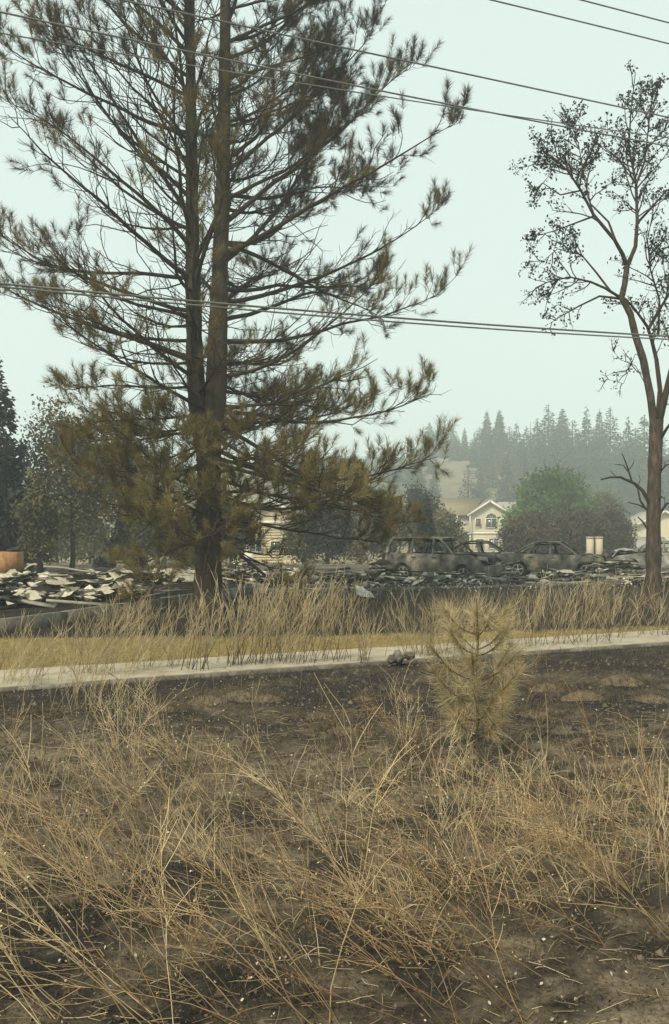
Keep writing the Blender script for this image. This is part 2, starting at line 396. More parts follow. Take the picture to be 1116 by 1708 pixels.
LT = ([-420, -250, -100, 0, 100, 200, 300, 400, 470, 550, 650, 700, 830, 900, 960], [20, 130, 200, 240, 300, 330, 350, 370, 345, 285, 255, 225, 235, 180, 100])
def crown_r(zt, az):
    py = HY-(zt-CH)*PS
    r = np.interp(py, *RT)/PS; l_ = np.interp(py, *LT)/PS
    c_ = math.cos(az); w = .5+.5*c_
    return (r*w+l_*(1-w))*(.72+.28*abs(c_)**.7)
def stem_at(P, z):
    return np.array([np.interp(z, P[:, 2], P[:, i]) for i in (0, 1)]+[z])
ELEV = ([1.5, 3, 4.5, 6, 8, 11, 14, 17, 19], [-20, -10, 2, 15, 25, 32, 40, 52, 62])
ga = 0.0
branches = []
z = 1.9
while z < 4.9:
    for q in range(4):
        ga += 2.39996
        branches.append((np.array([pb[0]+.02, PD, z+R.uniform(-.1, .1)]), ga % (2*np.pi), z))
    z += .27
for si, P in enumerate(stems):
    z = 4.6
    while z < P[-1, 2]-.3:
        for q in range(2):
            ga += 2.39996
            az = (ga % (2*np.pi))
            a0 = (az-np.pi) if az > np.pi else az           # -pi..pi
            az2 = a0*.66+(np.pi if si == 0 else 0)            # fan out away from the other stem
            branches.append((stem_at(P, z+R.uniform(-.28, .28)), az2, z))
        z += .42 if z < 8 else .40
nb = 0
for (b0, az, zb) in branches:
    el = math.radians(np.interp(zb, *ELEV)+R.normal(0, 12))
    low = zb < 4.9
    Rr = crown_r(zb+1.0, az)
    for _ in range(4): Rr = crown_r(zb+max(math.tan(el), -.15)*Rr*1.15, az)
    Rr *= R.uniform(.74, 1.02)
    if zb > 9 and R.random() < .15: Rr *= .6
    L = min(Rr/max(math.cos(el+.1), .45), 6.3)
    d0 = np.array([[math.cos(az)*math.cos(el-.16), math.sin(az)*math.cos(el-.16), math.sin(el-.16)]])
    k = 12
    P, _ = curve(np.array([b0]), d0, np.array([L]), k, R.normal(.45, .16) if not low else R.normal(.25, .2), .075)
    P = P[0]-pbv
    wood = G(); ned = G()
    r0 = .014+.0088*L
    wood.tubes(P, np.linspace(r0, .007, k)[None], 6, .45+R.normal(0, .12))
    # secondaries
    dense = 4.4 if zb < 6 else 4.3
    ns = int(L*dense)
    t = np.sort(R.uniform(.16 if not low else .2, .99, ns))
    S, SD = lerp_path(P, t)
    sgn = np.where(np.arange(ns) % 2 == 0, 1., -1.)
    hor = nrm(np.cross(SD, np.array([0, 0, 1.])))*sgn[:, None]
    dd = nrm(SD*R.uniform(.6, 1.1, ns)[:, None]+hor*R.uniform(.5, 1.0, ns)[:, None]+np.array([0, 0, 1.])*R.normal(.12, .32, ns)[:, None])
    sl_ = (.17+.30*(1-t))*min(L, 4.2)*R.uniform(.5, 1.25, ns)
    SP, SE = curve(S, dd, sl_, 6, .5, .17)
    wood.tubes(SP, np.linspace(1, .45, 6)[None]*(.007+.006*sl_)[:, None], 4, R.uniform(.15, .6, ns))
    # twigs on the secondaries
    nt = 4
    sidx = np.repeat(np.arange(ns), nt); tq = R.uniform(.25, 1.0, len(sidx))
    f = tq*4.999; i = f.astype(int); fr = (f-i)[:, None]
    B = SP[sidx, i]*(1-fr)+SP[sidx, i+1]*fr; BD = nrm(SP[sidx, i+1]-SP[sidx, i])
    td = perp_dirs(BD, R.uniform(.4, 1.1, len(B)), R.uniform(0, 6.28, len(B)))
    tl = R.uniform(.12, .42, len(B))
    TP, TE = curve(B, td, tl, 4, .7, .16)
    wood.tubes(TP, np.array([[.0055, .005, .0045, .0035]]), 3, R.uniform(.1, .5, len(B)))
    # needle brushes at twig ends, secondary ends and the branch end
    BP = np.concatenate([TP[:, -2], SP[:, -2], P[-2:-1]]); BDr = np.concatenate([TE, SE, nrm(P[-1:]-P[-2:-1])])
    tb = np.concatenate([t[sidx], t, [1.0]])
    W = BP+pbv
    rad = np.hypot(W[:, 0]-pb[0], W[:, 1]-PD)
    rf = rad/np.maximum(np.array([crown_r(zz, az) for zz in W[:, 2]]), .5)
    nz_ = fbm(W[:, 0]*.9+W[:, 1]*.7, W[:, 2]*.9, 41)
    lowp = .78*sst(6.4, 4.9, W[:, 2])*sst(-.1, .12, rf)
    midp = .85*sst(.40, .8, rf)*sst(.34, .52, nz_+.14*sst(.7, 1., rf))
    upr = 1.0*sst(1.5, 2.6, W[:, 0]-pb[0])*sst(9.0, 10.5, W[:, 2])
    upl = .6*sst(10.0, 12.0, W[:, 2])*sst(.45, .85, rf)
    pr = np.clip(np.maximum.reduce([lowp, midp, upr, upl]), 0, 1)
    pr = pr*np.where(tb > .93, 1.3, 1)
    clump = sst(.42, .54, fbm(W[:, 0]*2.0+W[:, 1]*1.5, W[:, 2]*2.0+W[:, 1], 43))
    keep = R.random(len(BP)) < np.maximum(pr*(.10+.80*clump), .9*upr*sst(10.2, 11.5, W[:, 2])*sst(4.6, 4.0, W[:, 0]-pb[0]))
    if keep.sum():
        zt = W[keep, 2]
        tint = np.interp(zt, [1.5, 3.5, 5.5, 8, 11, 14], [.76, .70, .60, .42, .26, .18])+.35*(nz_[keep]-.5)*2+R.normal(0, .12)+R.normal(0, .13, keep.sum())
        tint = tint-.16*upr[keep]
        needles(ned, BP[keep], nrm(BDr[keep]+np.array([0, 0, .35])), R.uniform(.20, .46, keep.sum()), 92, .225, .0085, np.clip(tint, 0, 1), (.45, 1.25), .04)
    # hooked bare twigs along the inner branch
    o = wood.obj('branch', M['twig'], pine)
    if keep.sum(): tag(ned.obj('needles', M['needle'], o), kind='stuff')
    nb += 1

# ------------------------------------------------------------------ the young pine in the verge
yb = gnd(795, 1252); yb[2] = float(ground_z(yb[0], yb[1]))
young = thing('young_pine', 'young straw-coloured pine sapling with long needles in front of the sidewalk', 'sapling', yb)
yd = yb[1]
w = G(); nd_ = G()
ys = F/yd
stemp = np.array([[0, 0, 0], [.01, 0, .3], [-.005, .01, .6], [.012, 0, .95], [.0, 0, 1.30]])
w.tubes(stemp, np.array([[.016, .014, .012, .010, .006]]), 6, .3)
BP, BD, BT = [stemp[-1]-np.array([0, 0, .15])], [np.array([0, 0, 1.])], [.7]
for zz, kk, ln in ((.10, 4, .24), (.24, 4, .32), (.40, 5, .40), (.60, 5, .40), (.82, 4, .36), (1.0, 4, .27)):
    a0 = R.uniform(0, 6.28)
    for j in range(kk):
        a = a0+j*6.283/kk+R.normal(0, .2)
        l_ = ln*R.uniform(.75, 1.15)
        d = np.array([[math.cos(a), math.sin(a), .25]])
        P, E = curve(np.array([[0, 0, zz+R.normal(0, .02)]]), d, np.array([l_]), 6, 1.1, .03)
        w.tubes(P, np.array([[.007, .0065, .006, .0055, .005, .004]]), 4, .25)
        for q in (2, 3, 4, 5):
            BP.append(P[0, q]); BD.append(nrm(P[0, q]-P[0, q-1])); BT.append(R.uniform(.25, .85))
for zz in (.12, .3, .5, .72, .92, 1.1):
    BP.append(np.array([0, 0, zz])); BD.append(np.array([0, 0, 1.])); BT.append(.4)
w.obj('stem', M['tuss'], young)
BP = np.array(BP); BD = np.array(BD)
needles(nd_, BP, BD, np.full(len(BP), .08), 64, .20, .0038, np.array(BT)+.2, (.1, 1.6), .06)
nd_.obj('needles', M['seed_needle'], young)

# ------------------------------------------------------------------ the half dead broadleaf tree at the right
rb = at(1090, 1022, PD); rb[2] = -.03
rt = thing('scorched_tree', 'slender half-dead broadleaf tree with sparse dark leaves at the right edge', 'tree', rb)
def pl(pts, d=PD, dz=0.0): return np.array([at(a, b, d+(dz*i/max(len(pts)-1, 1))) for i, (a, b) in enumerate(pts)])-rb
g = G()
trunk_tube(g, pl([(1090, 1030), (1090, 1005), (1090, 940), (1090, 860), (1092, 790), (1094, 735), (1095, 700)]), np.array([.32, .20, .18, .17, .16, .16, .165]), 12, 5, .55, .05)
g.obj('trunk', M['bark_tan'], rt, True)
RS = .76
limbs = [([(1092, 715), (1085, 660), (1073, 600), (1060, 560), (1052, 525), (1037, 496), (1042, 474), (1046, 443)], .13, .085, -.2),
         ([(1046, 445), (1039, 425), (1025, 400), (990, 358), (968, 316), (947, 285), (926, 265), (905, 250)], .075, .014, -.8),
         ([(1046, 445), (1060, 411), (1063, 369), (1061, 306), (1049, 246), (1052, 190), (1060, 120)], .075, .012, .6),
         ([(1061, 308), (1075, 270), (1082, 210), (1090, 150)], .04, .01, 1.0),
         ([(1036, 497), (1010, 481), (985, 470), (950, 462), (915, 470), (893, 480)], .05, .01, -1.2),
         ([(1034, 498), (1000, 494), (965, 511), (940, 525), (916, 540)], .045, .008, .9),
         ([(1020, 488), (995, 455), (970, 425), (930, 415), (895, 445)], .04, .008, 1.4),
         ([(1030, 410), (1015, 370), (985, 340), (975, 300), (965, 240), (950, 200)], .04, .01, 1.5),
         ([(992, 360), (960, 372), (925, 385), (890, 395)], .035, .008, -1.2),
         ([(968, 318), (935, 325), (905, 305), (890, 330)], .03, .008, 1.),
         ([(1063, 372), (1088, 345), (1110, 320), (1135, 300)], .045, .01, -.9),
         ([(1097, 705), (1101, 650), (1095, 600), (1087, 567), (1080, 545), (1060, 517), (1045, 500)], .085, .03, .3),
         ([(1082, 548), (1098, 520), (1116, 490), (1130, 450), (1140, 400)], .06, .015, .8),
         ([(1100, 700), (1112, 650), (1124, 600), (1140, 540), (1150, 450), (1158, 380)], .12, .02, -.6),
         ([(1098, 560), (1100, 500), (1085, 450), (1080, 400), (1090, 350)], .04, .01, -1.5),
         ([(1100, 735), (1112, 715), (1130, 690), (1150, 640)], .06, .012, -1.),
         ([(1075, 600), (1060, 590), (1040, 640), (1010, 632)], .012, .005, -.6),
         ([(1076, 640), (1060, 610), (1035, 600), (1018, 580)], .014, .005, -.6),
         ([(1098, 790), (1112, 775), (1135, 770)], .035, .01, -.6), ([(1098, 860), (1112, 840), (1140, 835)], .05, .015, -.4)]
dead = [([(1083, 838), (1072, 818), (1058, 806), (1035, 796), (1018, 796), (1002, 800)], .05, .018), ([(1054, 803), (1047, 780), (1041, 764), (1037, 756)], .025, .008),
        ([(1050, 790), (1040, 776), (1024, 774)], .018, .007), ([(1048, 786), (1056, 774), (1058, 766)], .014, .006), ([(1078, 850), (1068, 835), (1064, 815), (1056, 805)], .03, .015),
        ([(1080, 850), (1065, 842), (1048, 838)], .025, .01), ([(1080, 882), (1072, 870), (1064, 862)], .03, .012), ([(1030, 797), (1022, 790), (1018, 785)], .012, .006), ([(1064, 812), (1068, 800), (1066, 792)], .012, .005)]
LB, LD = [], []
def subbranch(P, rr0, rr1, level, gg, zc):
    Lp = np.linalg.norm(np.diff(P, axis=0), axis=1).sum()
    n_ = int(max(3, Lp*(7.5 if level == 0 else 8)))
    t = R.uniform(.15 if level == 0 else .2, 1, n_)
    S, D = lerp_path(P, t)
    dd = perp_dirs(D, R.uniform(.45, 1.15, n_), R.uniform(0, 6.28, n_)); dd = nrm(dd+np.array([0, 0, .15]))
    ll = np.clip((.55 if level == 0 else .45)*(1.15-.6*t)*min(Lp, 3.0)*R.uniform(.4, 1.0, n_), .15, 1.6)
    Q, E = curve(S, dd, ll, 6, .15, .16)
    gg.tubes(Q, np.linspace(1, .3, 6)[None]*((.016 if level == 0 else .010)*(.6+.5*ll))[:, None], 4 if level == 0 else 3, R.uniform(.1, .45, n_))
    if level < 1:
        for q in range(n_): subbranch(Q[q], 0, 0, 1, gg, zc)
    else:
        LB.append(Q[:, -1]); LD.append(E)
        LB.append(Q[:, 3]); LD.append(E)
for k, (pts, r0, r1, dz) in enumerate(limbs):
    g = G(); P = pl(pts, PD, dz)
    Pf, _ = trunk_tube(g, P, np.linspace(r0, r1, len(P))*RS, 8, 5, .42, .03)
    if k != 0: subbranch(Pf[len(Pf)//4:], r0, r1, 0, g, 0)
    else: pass
    g.obj('limb', M['bark'] if k else M['bark_tan'], rt, True)
for k, (pts, r0, r1) in enumerate(dead):
    g = G(); trunk_tube(g, pl(pts, PD-.05), np.linspace(r0, r1, len(pts)), 7, 5, .3, .05); tag(g.obj('dead_branch', M['bark_dark'], rt, True))
LB = np.concatenate(LB); LD = np.concatenate(LD)
def leaves(g, P, n, spread, size, tint, flat=0.0):
    m = len(P); P = np.repeat(P, n, 0)+R.normal(0, spread, (m*n, 3)); tt = np.repeat(np.broadcast_to(tint, (m,)), n)+R.normal(0, .12, m*n)
    k = len(P); a = nrm(R.normal(0, 1, (k, 3))+np.array([0, 0, -flat])); b = nrm(np.cross(a, R.normal(0, 1, (k, 3))))
    s = size*R.uniform(.6, 1.25, k)[:, None]
    g.quads(P, P+a*s*.5+b*s*.3, P+a*s, P+a*s*.5-b*s*.3, np.clip(tt, 0, 1))
W = LB+rb
lx = HX+W[:, 0]/W[:, 1]*F; ly = HY-(W[:, 2]-CH)/W[:, 1]*F
nz_ = fbm(W[:, 0]*1.1, W[:, 2]*1.1+W[:, 1]*.5, 51)
pr = np.where(ly < 330, .85, np.where(lx < 945, .65, .48))*sst(.28, .50, nz_+.12)
pr = np.where(ly > 560, .12, pr)
keep = R.random(len(LB)) < pr
g = G(); leaves(g, LB[keep], 4, .045, .085, np.clip(.25+.5*(nz_[keep]-.45), 0, 1)+.35*(R.random(keep.sum()) < .08), .4)
tag(g.obj('leaves', M['leaf_dead'], rt), kind='stuff')

# ------------------------------------------------------------------ background trees
def crown_leaves(g, ells, ncl, nl, size, spread, seed=0):
    tot = sum(e[3]*e[4]*e[5] for e in ells)
    for (cx, cy_, cz, rx, ry, rz_) in ells:
        m = max(6, int(ncl*rx*ry*rz_/tot))
        d = nrm(R.normal(0, 1, (m, 3))); rr = R.uniform(.25, 1.0, m)**.5
        wob = .62+.8*fbm(d[:, 0]*2.2+seed, d[:, 2]*2.2+d[:, 1]*1.7, 61+seed)
        P = np.array([cx, cy_, cz])+d*np.array([rx, ry, rz_])*(rr*wob)[:, None]
        ct = np.clip(R.normal(.5, .26, m), 0, 1)
        leaves(g, P, nl, spread, size, ct)
    return g
def broadleaf(name, label, px, d, wpx, top, bot, m_leaf, dens=1.0, size=.3, trunk_r=.16, ells=None, group=None, seed=0, mb='bark_dark', gz=None, bare=.0):
    """crown from pixel width, top and bottom at depth d; trunk and limbs inside it"""
    s = F/d; bx = (px-HX)/s; z0 = float(terr(bx, d))-.05
    o = thing(name, label, 'tree', (bx, d, z0), group=group)
    H_ = CH-(top-HY)/s-z0; B_ = max(.3, CH-(bot-HY)/s-z0); W_ = wpx/s/2
    if ells is None:
        ells = [(0, 0, (H_*.45+B_*.55), W_*.85, W_*.85, (H_-B_)*.42), (-W_*.3, -.2, B_+(H_-B_)*.68, W_*.55, W_*.6, (H_-B_)*.33), (W_*.35, .2, B_+(H_-B_)*.55, W_*.55, W_*.6, (H_-B_)*.34), (0, 0, B_+(H_-B_)*.78, W_*.42, W_*.45, (H_-B_)*.24)]
    g = G()
    trunk_tube(g, [(0, 0, 0), (.05, 0, B_*.6), (-.05, .05, (H_+B_)*.5), (0, 0, H_*.9)], [trunk_r*1.3, trunk_r, trunk_r*.6, .03], 8, 4)
    g.obj('trunk', M[mb], o, True)
    g = G(); n_ = 26
    t = R.uniform(.25, .9, n_); az = R.uniform(0, 6.28, n_)
    S = np.stack([0*t, 0*t, B_*.5+t*(H_-B_*.5)*.8], 1); D = np.stack([np.cos(az), np.sin(az), R.uniform(.3, 1.0, n_)], 1)
    Q, E = curve(S, nrm(D), W_*R.uniform(.6, 1.05, n_), 7, .2, .1)
    g.tubes(Q, np.linspace(1, .2, 7)[None]*(.28*trunk_r), 5, .3)
    S2 = Q[:, 2:].reshape(-1, 3); S2 = np.repeat(S2, 2, 0); k = len(S2)
    Q2, E2 = curve(S2, nrm(R.normal(0, 1, (k, 3))+np.array([0, 0, .4])), W_*R.uniform(.15, .4, k), 5, .2, .15)
    g.tubes(Q2, np.linspace(1, .3, 5)[None]*(.09*trunk_r), 3, .3)
    g.obj('limbs', M[mb], o)
    g = crown_leaves(G(), ells, int(150*dens**.6), int(46*dens**.4), size, .105*W_+.05, seed)
    tag(g.obj('crown', M[m_leaf], o), kind='stuff')
    return o
def conifer_mesh(h, r, n_, ragged=.25, bare=.12, seed=0, size=.55):
    rs = np.random.default_rng(seed)
    g = G(); nl_ = int(h*2.4); lv = bare+(1-bare)*(np.arange(nl_)+rs.uniform(0, 1, nl_))/nl_
    pw_ = (1.02-lv)**.9; sidx = rs.choice(nl_, n_, p=pw_/pw_.sum()); s = lv[sidx]
    az = rs.uniform(0, 6.28, n_); aj = np.floor(az*1.1+sidx*.7)
    lob = 1-ragged+2*ragged*hsh(aj.astype(np.int64), sidx.astype(np.int64), seed+3)
    rad = r*np.minimum((1-s)**.85*1.1+.03, .75+.5*s)*lob*rs.uniform(.02, 1, n_)**.6
    P = np.stack([np.cos(az)*rad, np.sin(az)*rad, s*h-rad*.30+rs.normal(0, .22, n_)], 1)
    out = np.stack([np.cos(az), np.sin(az), -.25+0*az], 1)
    a = nrm(out+rs.normal(0, .45, (n_, 3))); b = nrm(np.cross(a, rs.normal(0, 1, (n_, 3))))
    sz = (size*rs.uniform(.5, 1.2, n_)*(1.1-.6*s))[:, None]
    g.tri(P-b*sz*.35, P+b*sz*.35, P+a*sz, np.clip(rs.normal(.45, .2, n_), 0, 1))
    tip = np.array([[0, 0, h*.9], [0, 0, h*1.02]]); g.tubes(tip, np.array([[.12, .01]]), 4, .3)
    return g.mesh('conifer_crown')
def conifer_trunk(h, r):
    g = G(); g.tubes(np.array([[0, 0, -.3], [0, 0, h*.5], [0, 0, h*.97]]), np.array([[r, r*.6, .02]]), 6, .4); return g.mesh('conifer_trunk')
def conifer(name, label, px, base_d, top, wpx, m_, n_=1800, group=None, seed=1, ragged=.3, bare=.08, size=.4):
    s = F/base_d; bx = (px-HX)/s; z0 = float(terr(bx, base_d))-.1
    h = CH-(top-HY)/s-z0
    o = thing(name, label, 'conifer', (bx, base_d, z0), group=group)
    me = conifer_trunk(h, .02*h+.03); me.materials.append(M['bark_dark']); link('trunk', me, o)
    me = conifer_mesh(h, wpx/s/2, n_, ragged, bare, seed, size); me.materials.append(M[m_]); tag(link('crown', me, o), kind='stuff')
    return o

# hillside wood: individuals of six crown shapes
protos = []
for k in range(7):
    h, r = [(15, 2.4), (17, 2.7), (13, 2.6), (16, 2.0), (12, 2.9), (14, 2.2), (16, 1.9)][k]
    tm = conifer_trunk(h, .25); tm.materials.append(M['bark_dark'])
    cm = conifer_mesh(h, r*1.1, 2200, .42, [.12, .15, .03, .25, .02, .1, .35][k], 70+k, .8); cm.materials.append(M['conifer'])
    protos.append((h, tm, cm))
rust = conifer_mesh(12, 2.6, 1000, .4, .1, 99, .85); rust.materials.append(M['conifer_rust'])
def hill_tree(px, top, d, k, label, group=None, rusty=False, wide=1.0):
    d = d*1.5
    s = F/d; bx = (px-HX)/s; z0 = float(terr(bx, d))-.3
    H_ = CH-(top-HY)/s-z0
    h, tm, cm = protos[k]
    if rusty: h, cm = 12, rust
    f = H_/h
    o = thing('hillside_conifer', label, 'conifer', (bx, d, z0), R.uniform(0, 6.28), group)
    wide = wide*R.uniform(.85, 1.45); o.scale = (max(f, .55)*wide, max(f, .55)*wide, f)
    link('trunk', tm, o); tag(link('crown', cm, o), kind='stuff')
    return o
GH = 'conifers on the hazy hillside'
special = [(812, 686, 205, 3, 'tall narrow hazy conifer, left of a close pair on the hill above the gabled house'), (833, 684, 207, 6, 'tall narrow hazy conifer, right of a close pair on the hill above the gabled house'),
           (915, 674, 186, 1, 'tallest hazy conifer on the hill above the green tree'), (938, 682, 196, 6, 'bare-trunked hazy conifer just right of the tallest one on the hill'),
           (978, 680, 178, 0, 'broad hazy conifer right of the gap on the hill skyline'), (1000, 684, 192, 3, 'thin hazy conifer between two broad ones on the hill skyline'),
           (1018, 679, 182, 1, 'full hazy conifer left of the thin tree trunk on the skyline'), (1048, 698, 172, 0, 'hazy conifer just left of the slender half-dead tree'), (1075, 694, 176, 2, 'hazy conifer directly behind the slender half-dead tree'),
           (735, 699, 240, 2, 'pale hazy conifer at the left end of the skyline right of the pine'), (752, 706, 236, 4, 'second pale hazy conifer from the left of the skyline'), (775, 713, 232, 5, 'small pale conifer in the dip left of the close pair'),
           (846, 755, 158, 4, 'dark full conifer low on the slope behind the gabled house')]
for px, top, d, k, lab in special: hill_tree(px, top, d, k, lab)
pls = [(705, 738, 200, 4), (722, 748, 190, 2), (741, 730, 218, 5), (760, 738, 210, 2), (776, 730, 212, 4), (792, 742, 198, 2), (808, 748, 185, 4), (690, 755, 180, 2), (672, 748, 190, 0), (655, 760, 182, 4), (700, 775, 165, 2), (724, 785, 158, 4), (800, 795, 160, 2), (690, 740, 236, 4), (716, 705, 243, 5), (762, 725, 228, 4), (792, 728, 222, 2), (800, 712, 214, 4), (822, 715, 212, 2), (850, 712, 206, 4), (862, 706, 200, 2), (878, 712, 196, 0), (896, 700, 192, 0), (925, 712, 188, 4), (955, 702, 188, 4), (965, 720, 184, 2), (990, 715, 184, 4), (1035, 722, 178, 2), (1060, 715, 176, 4), (1100, 715, 172, 1), (1130, 712, 176, 0), (870, 735, 180, 2), (900, 735, 176, 4), (925, 745, 172, 4), (950, 742, 170, 2), (972, 748, 168, 0), (995, 742, 168, 2), (1012, 748, 166, 4), (1035, 752, 164, 0), (1058, 752, 162, 4), (1085, 752, 162, 4), (1110, 756, 160, 2), (985, 785, 156, 0), (1010, 795, 154, 2), (1040, 792, 152, 4), (1065, 795, 152, 2), (1095, 800, 150, 0), (650, 745, 240, 2), (620, 735, 245, 0), (590, 750, 240, 4), (560, 745, 244, 1), (520, 755, 240, 2), (480, 750, 245, 5), (440, 760, 238, 2)]
for px, top, d, k in pls: hill_tree(px, top, d, k, 'hazy dark conifer in the packed wood on the far hillside', GH, False, 1.15)
for px, top, d in [(885, 722, 184), (868, 765, 168), (822, 768, 176), (802, 788, 168), (880, 785, 160), (905, 790, 158), (940, 775, 162), (838, 735, 190)]:
    hill_tree(px, top, d, 0, 'hazy brownish scorched conifer among the green ones on the slope', 'scorched conifers on the hillside', True, 1.2)
conifer('dark_conifer', 'small charred bluish conifer on the tan slope above the gabled house', 781, 225, 775, 46, 'conifer_dark', 1200, seed=5, size=.7)
# nearer individual trees
broadleaf('green_tree', 'big rounded green tree right of the cream gabled house', 922, 112, 134, 760, 925, 'leaf_green', 3.2, .42, .3, seed=3, ells=[(0, 0, 6.4, 3.6, 3.6, 3.0), (-2.8, 0, 3.9, 2.6, 2.6, 2.2), (.2, 0, 8.2, 2.2, 2.3, 1.7), (2.0, 0, 5.2, 2.6, 2.6, 2.4), (-.6, -.5, 3.2, 4.4, 3.5, 1.9)])
broadleaf('pale_green_tree', 'small pale hazy green tree right of the big green one', 1012, 118, 75, 822, 920, 'leaf_olive', .8, .38, .2, seed=4)
GB = None
broadleaf('brown_tree', 'scorched brown-leaved tree in front of the big green tree', 905, 82, 120, 858, 935, 'leaf_brown', 1.7, .26, .16, seed=6)
broadleaf('brown_tree', 'dark scorched tree behind the pale pillars', 968, 78, 110, 852, 940, 'leaf_brown', 1.7, .25, .16, seed=7)
broadleaf('brown_tree', 'low scorched reddish-brown bush tree right of the gabled house', 862, 76, 62, 868, 940, 'leaf_brown', .7, .22, .12, seed=8)
broadleaf('brown_tree', 'scorched tree between the pillars and the slender tree', 1025, 84, 70, 856, 935, 'leaf_brown', .9, .25, .14, seed=9)
broadleaf('charred_tree', 'blackened round tree left of the gabled house', 704, 84, 72, 808, 930, 'leaf_black', 1.2, .25, .16, seed=10)
broadleaf('olive_tree', 'half-scorched olive-brown tree in front of the gabled house', 744, 74, 68, 856, 945, 'leaf_olive', 1.0, .22, .14, seed=11)
conifer('charred_spruce', 'narrow black charred spruce behind the burnt hatchback', 712, 58, 830, 42, 'conifer_dark', 2600, seed=12, ragged=.2, size=.3)
broadleaf('charred_tree', 'charred grey tree mass behind the lower right of the big pine', 640, 66, 90, 820, 940, 'leaf_scorch', 1.0, .24, .14, seed=13)
broadleaf('charred_tree', 'smoke-grey burnt tree right of the yellow house', 545, 60, 100, 830, 940, 'leaf_black', 1.3, .22, .14, seed=14)
broadleaf('charred_tree', 'smoke-grey burnt tree directly behind the big pine trunk', 385, 62, 80, 835, 950, 'leaf_black', .9, .22, .14, seed=15)
broadleaf('charred_tree', 'dim burnt shrub tree left of the big pine trunk', 262, 55, 110, 840, 950, 'leaf_scorch', 1.2, .2, .12, seed=16)
conifer('grey_spruce', 'low bluish-grey spruce behind the small beige box', 200, 50, 868, 76, 'conifer_dark', 2200, seed=17, ragged=.3, size=.3)
broadleaf('charred_tree', 'black-leaved burnt tree with a bare lower trunk at the left', 120, 44, 170, 668, 915, 'leaf_scorch', 2.1, .17, .12, seed=18)
broadleaf('brown_tree', 'brown scorched tree between the dark conifer and the big pine', 200, 48, 150, 720, 900, 'leaf_scorch', 1.2, .17, .12, seed=19)
conifer('dark_conifer', 'tall dark blue-black burnt conifer at the left edge', -10, 42, 590, 150, 'conifer_dark', 9000, seed=20, ragged=.35, bare=.04, size=.42)
broadleaf('charred_tree', 'dark burnt tree trunk clump behind the rusty box', 62, 40, 70, 800, 960, 'leaf_scorch', .8, .17, .16, seed=21)
for i_, (px, d_, w_, tp, ml, lab) in enumerate([(20, 68, 90, 850, 'leaf_scorch', 'far scorched bush tree at the left edge behind the rusty cabinet'), (95, 72, 90, 845, 'leaf_olive', 'far dry olive tree left of the bare trunk'), (150, 70, 80, 858, 'leaf_scorch', 'far scorched low tree right of the bare trunk'), (235, 72, 90, 848, 'leaf_olive', 'far dry olive tree behind the left parking sign'), (318, 70, 80, 852, 'leaf_scorch', 'far scorched tree just left of the pine trunk'), (505, 66, 70, 862, 'leaf_scorch', 'low scorched tree beside the outside stairs'), (600, 72, 80, 850, 'leaf_scorch', 'far scorched tree left of the blackened round tree')]):
    broadleaf('scorched_bush_tree', lab, px, d_, w_, tp, 950, ml, .9, .22, .12, seed=30+i_)
g = G()
leaves(g, np.stack([R.uniform(-26, 26, 900), R.uniform(58, 66, 900), R.uniform(-.9, -.3, 900)], 1), 14, .16, .18, R.uniform(.2, .8, 900))
tag(g.obj('dry_brush', M['leaf_olive']), 'low dry brush along the far edge of the burnt lot', 'brush', kind='stuff')

# ------------------------------------------------------------------ houses
def wallbox(parent, name, c, size, m, tint=.5):
    g = G(); g.box((0, 0, 0), size, tint=tint); o = g.obj(name, m, parent, loc=c); return o
def window(parent, c, w, h, m_frame='white', arch=False, bars=1):
    """frame with a pane behind it, facing -y"""
    g = G(); fw = .09
    g.box((-w/2, 0, 0), (fw, .12, h+fw)); g.box((w/2, 0, 0), (fw, .12, h+fw)); g.box((0, 0, -h/2), (w-fw, .12, fw)); g.box((0, 0, h/2), (w-fw, .12, fw))
    for b in range(bars): g.box(((b+1)/(bars+1)*w-w/2, 0, 0), (.06, .08, h-fw))
    if arch:
        a = np.linspace(0, np.pi, 15); P = np.stack([np.cos(a)*w/2, 0*a, h/2+.1+np.sin(a)*w*.42], 1)
        g.tubes(P, np.full((1, 15), .06), 5)
        for q in (.33, .66):
            an = np.pi*q; g.tubes(np.array([[0, 0, h/2+.1], [math.cos(an)*w/2, 0, h/2+.1+math.sin(an)*w*.42]]), np.array([[.03, .03]]), 4)
    f = g.obj('window', M[m_frame], parent, loc=c)
    g = G(); g.box((0, .03, 0), (w, .03, h)); g.obj('pane', M['glass'], f)
    if arch:
        g = G(); V = [[0, .03, h/2+.1]]+[[math.cos(t_)*w/2, .03, h/2+.1+math.sin(t_)*w*.42] for t_ in np.linspace(0, np.pi, 15)]
        g.add(V, tris=[[0, i+1, i] for i in range(1, 15)]); g.obj('arched_pane', M['glass'], f)
    return f
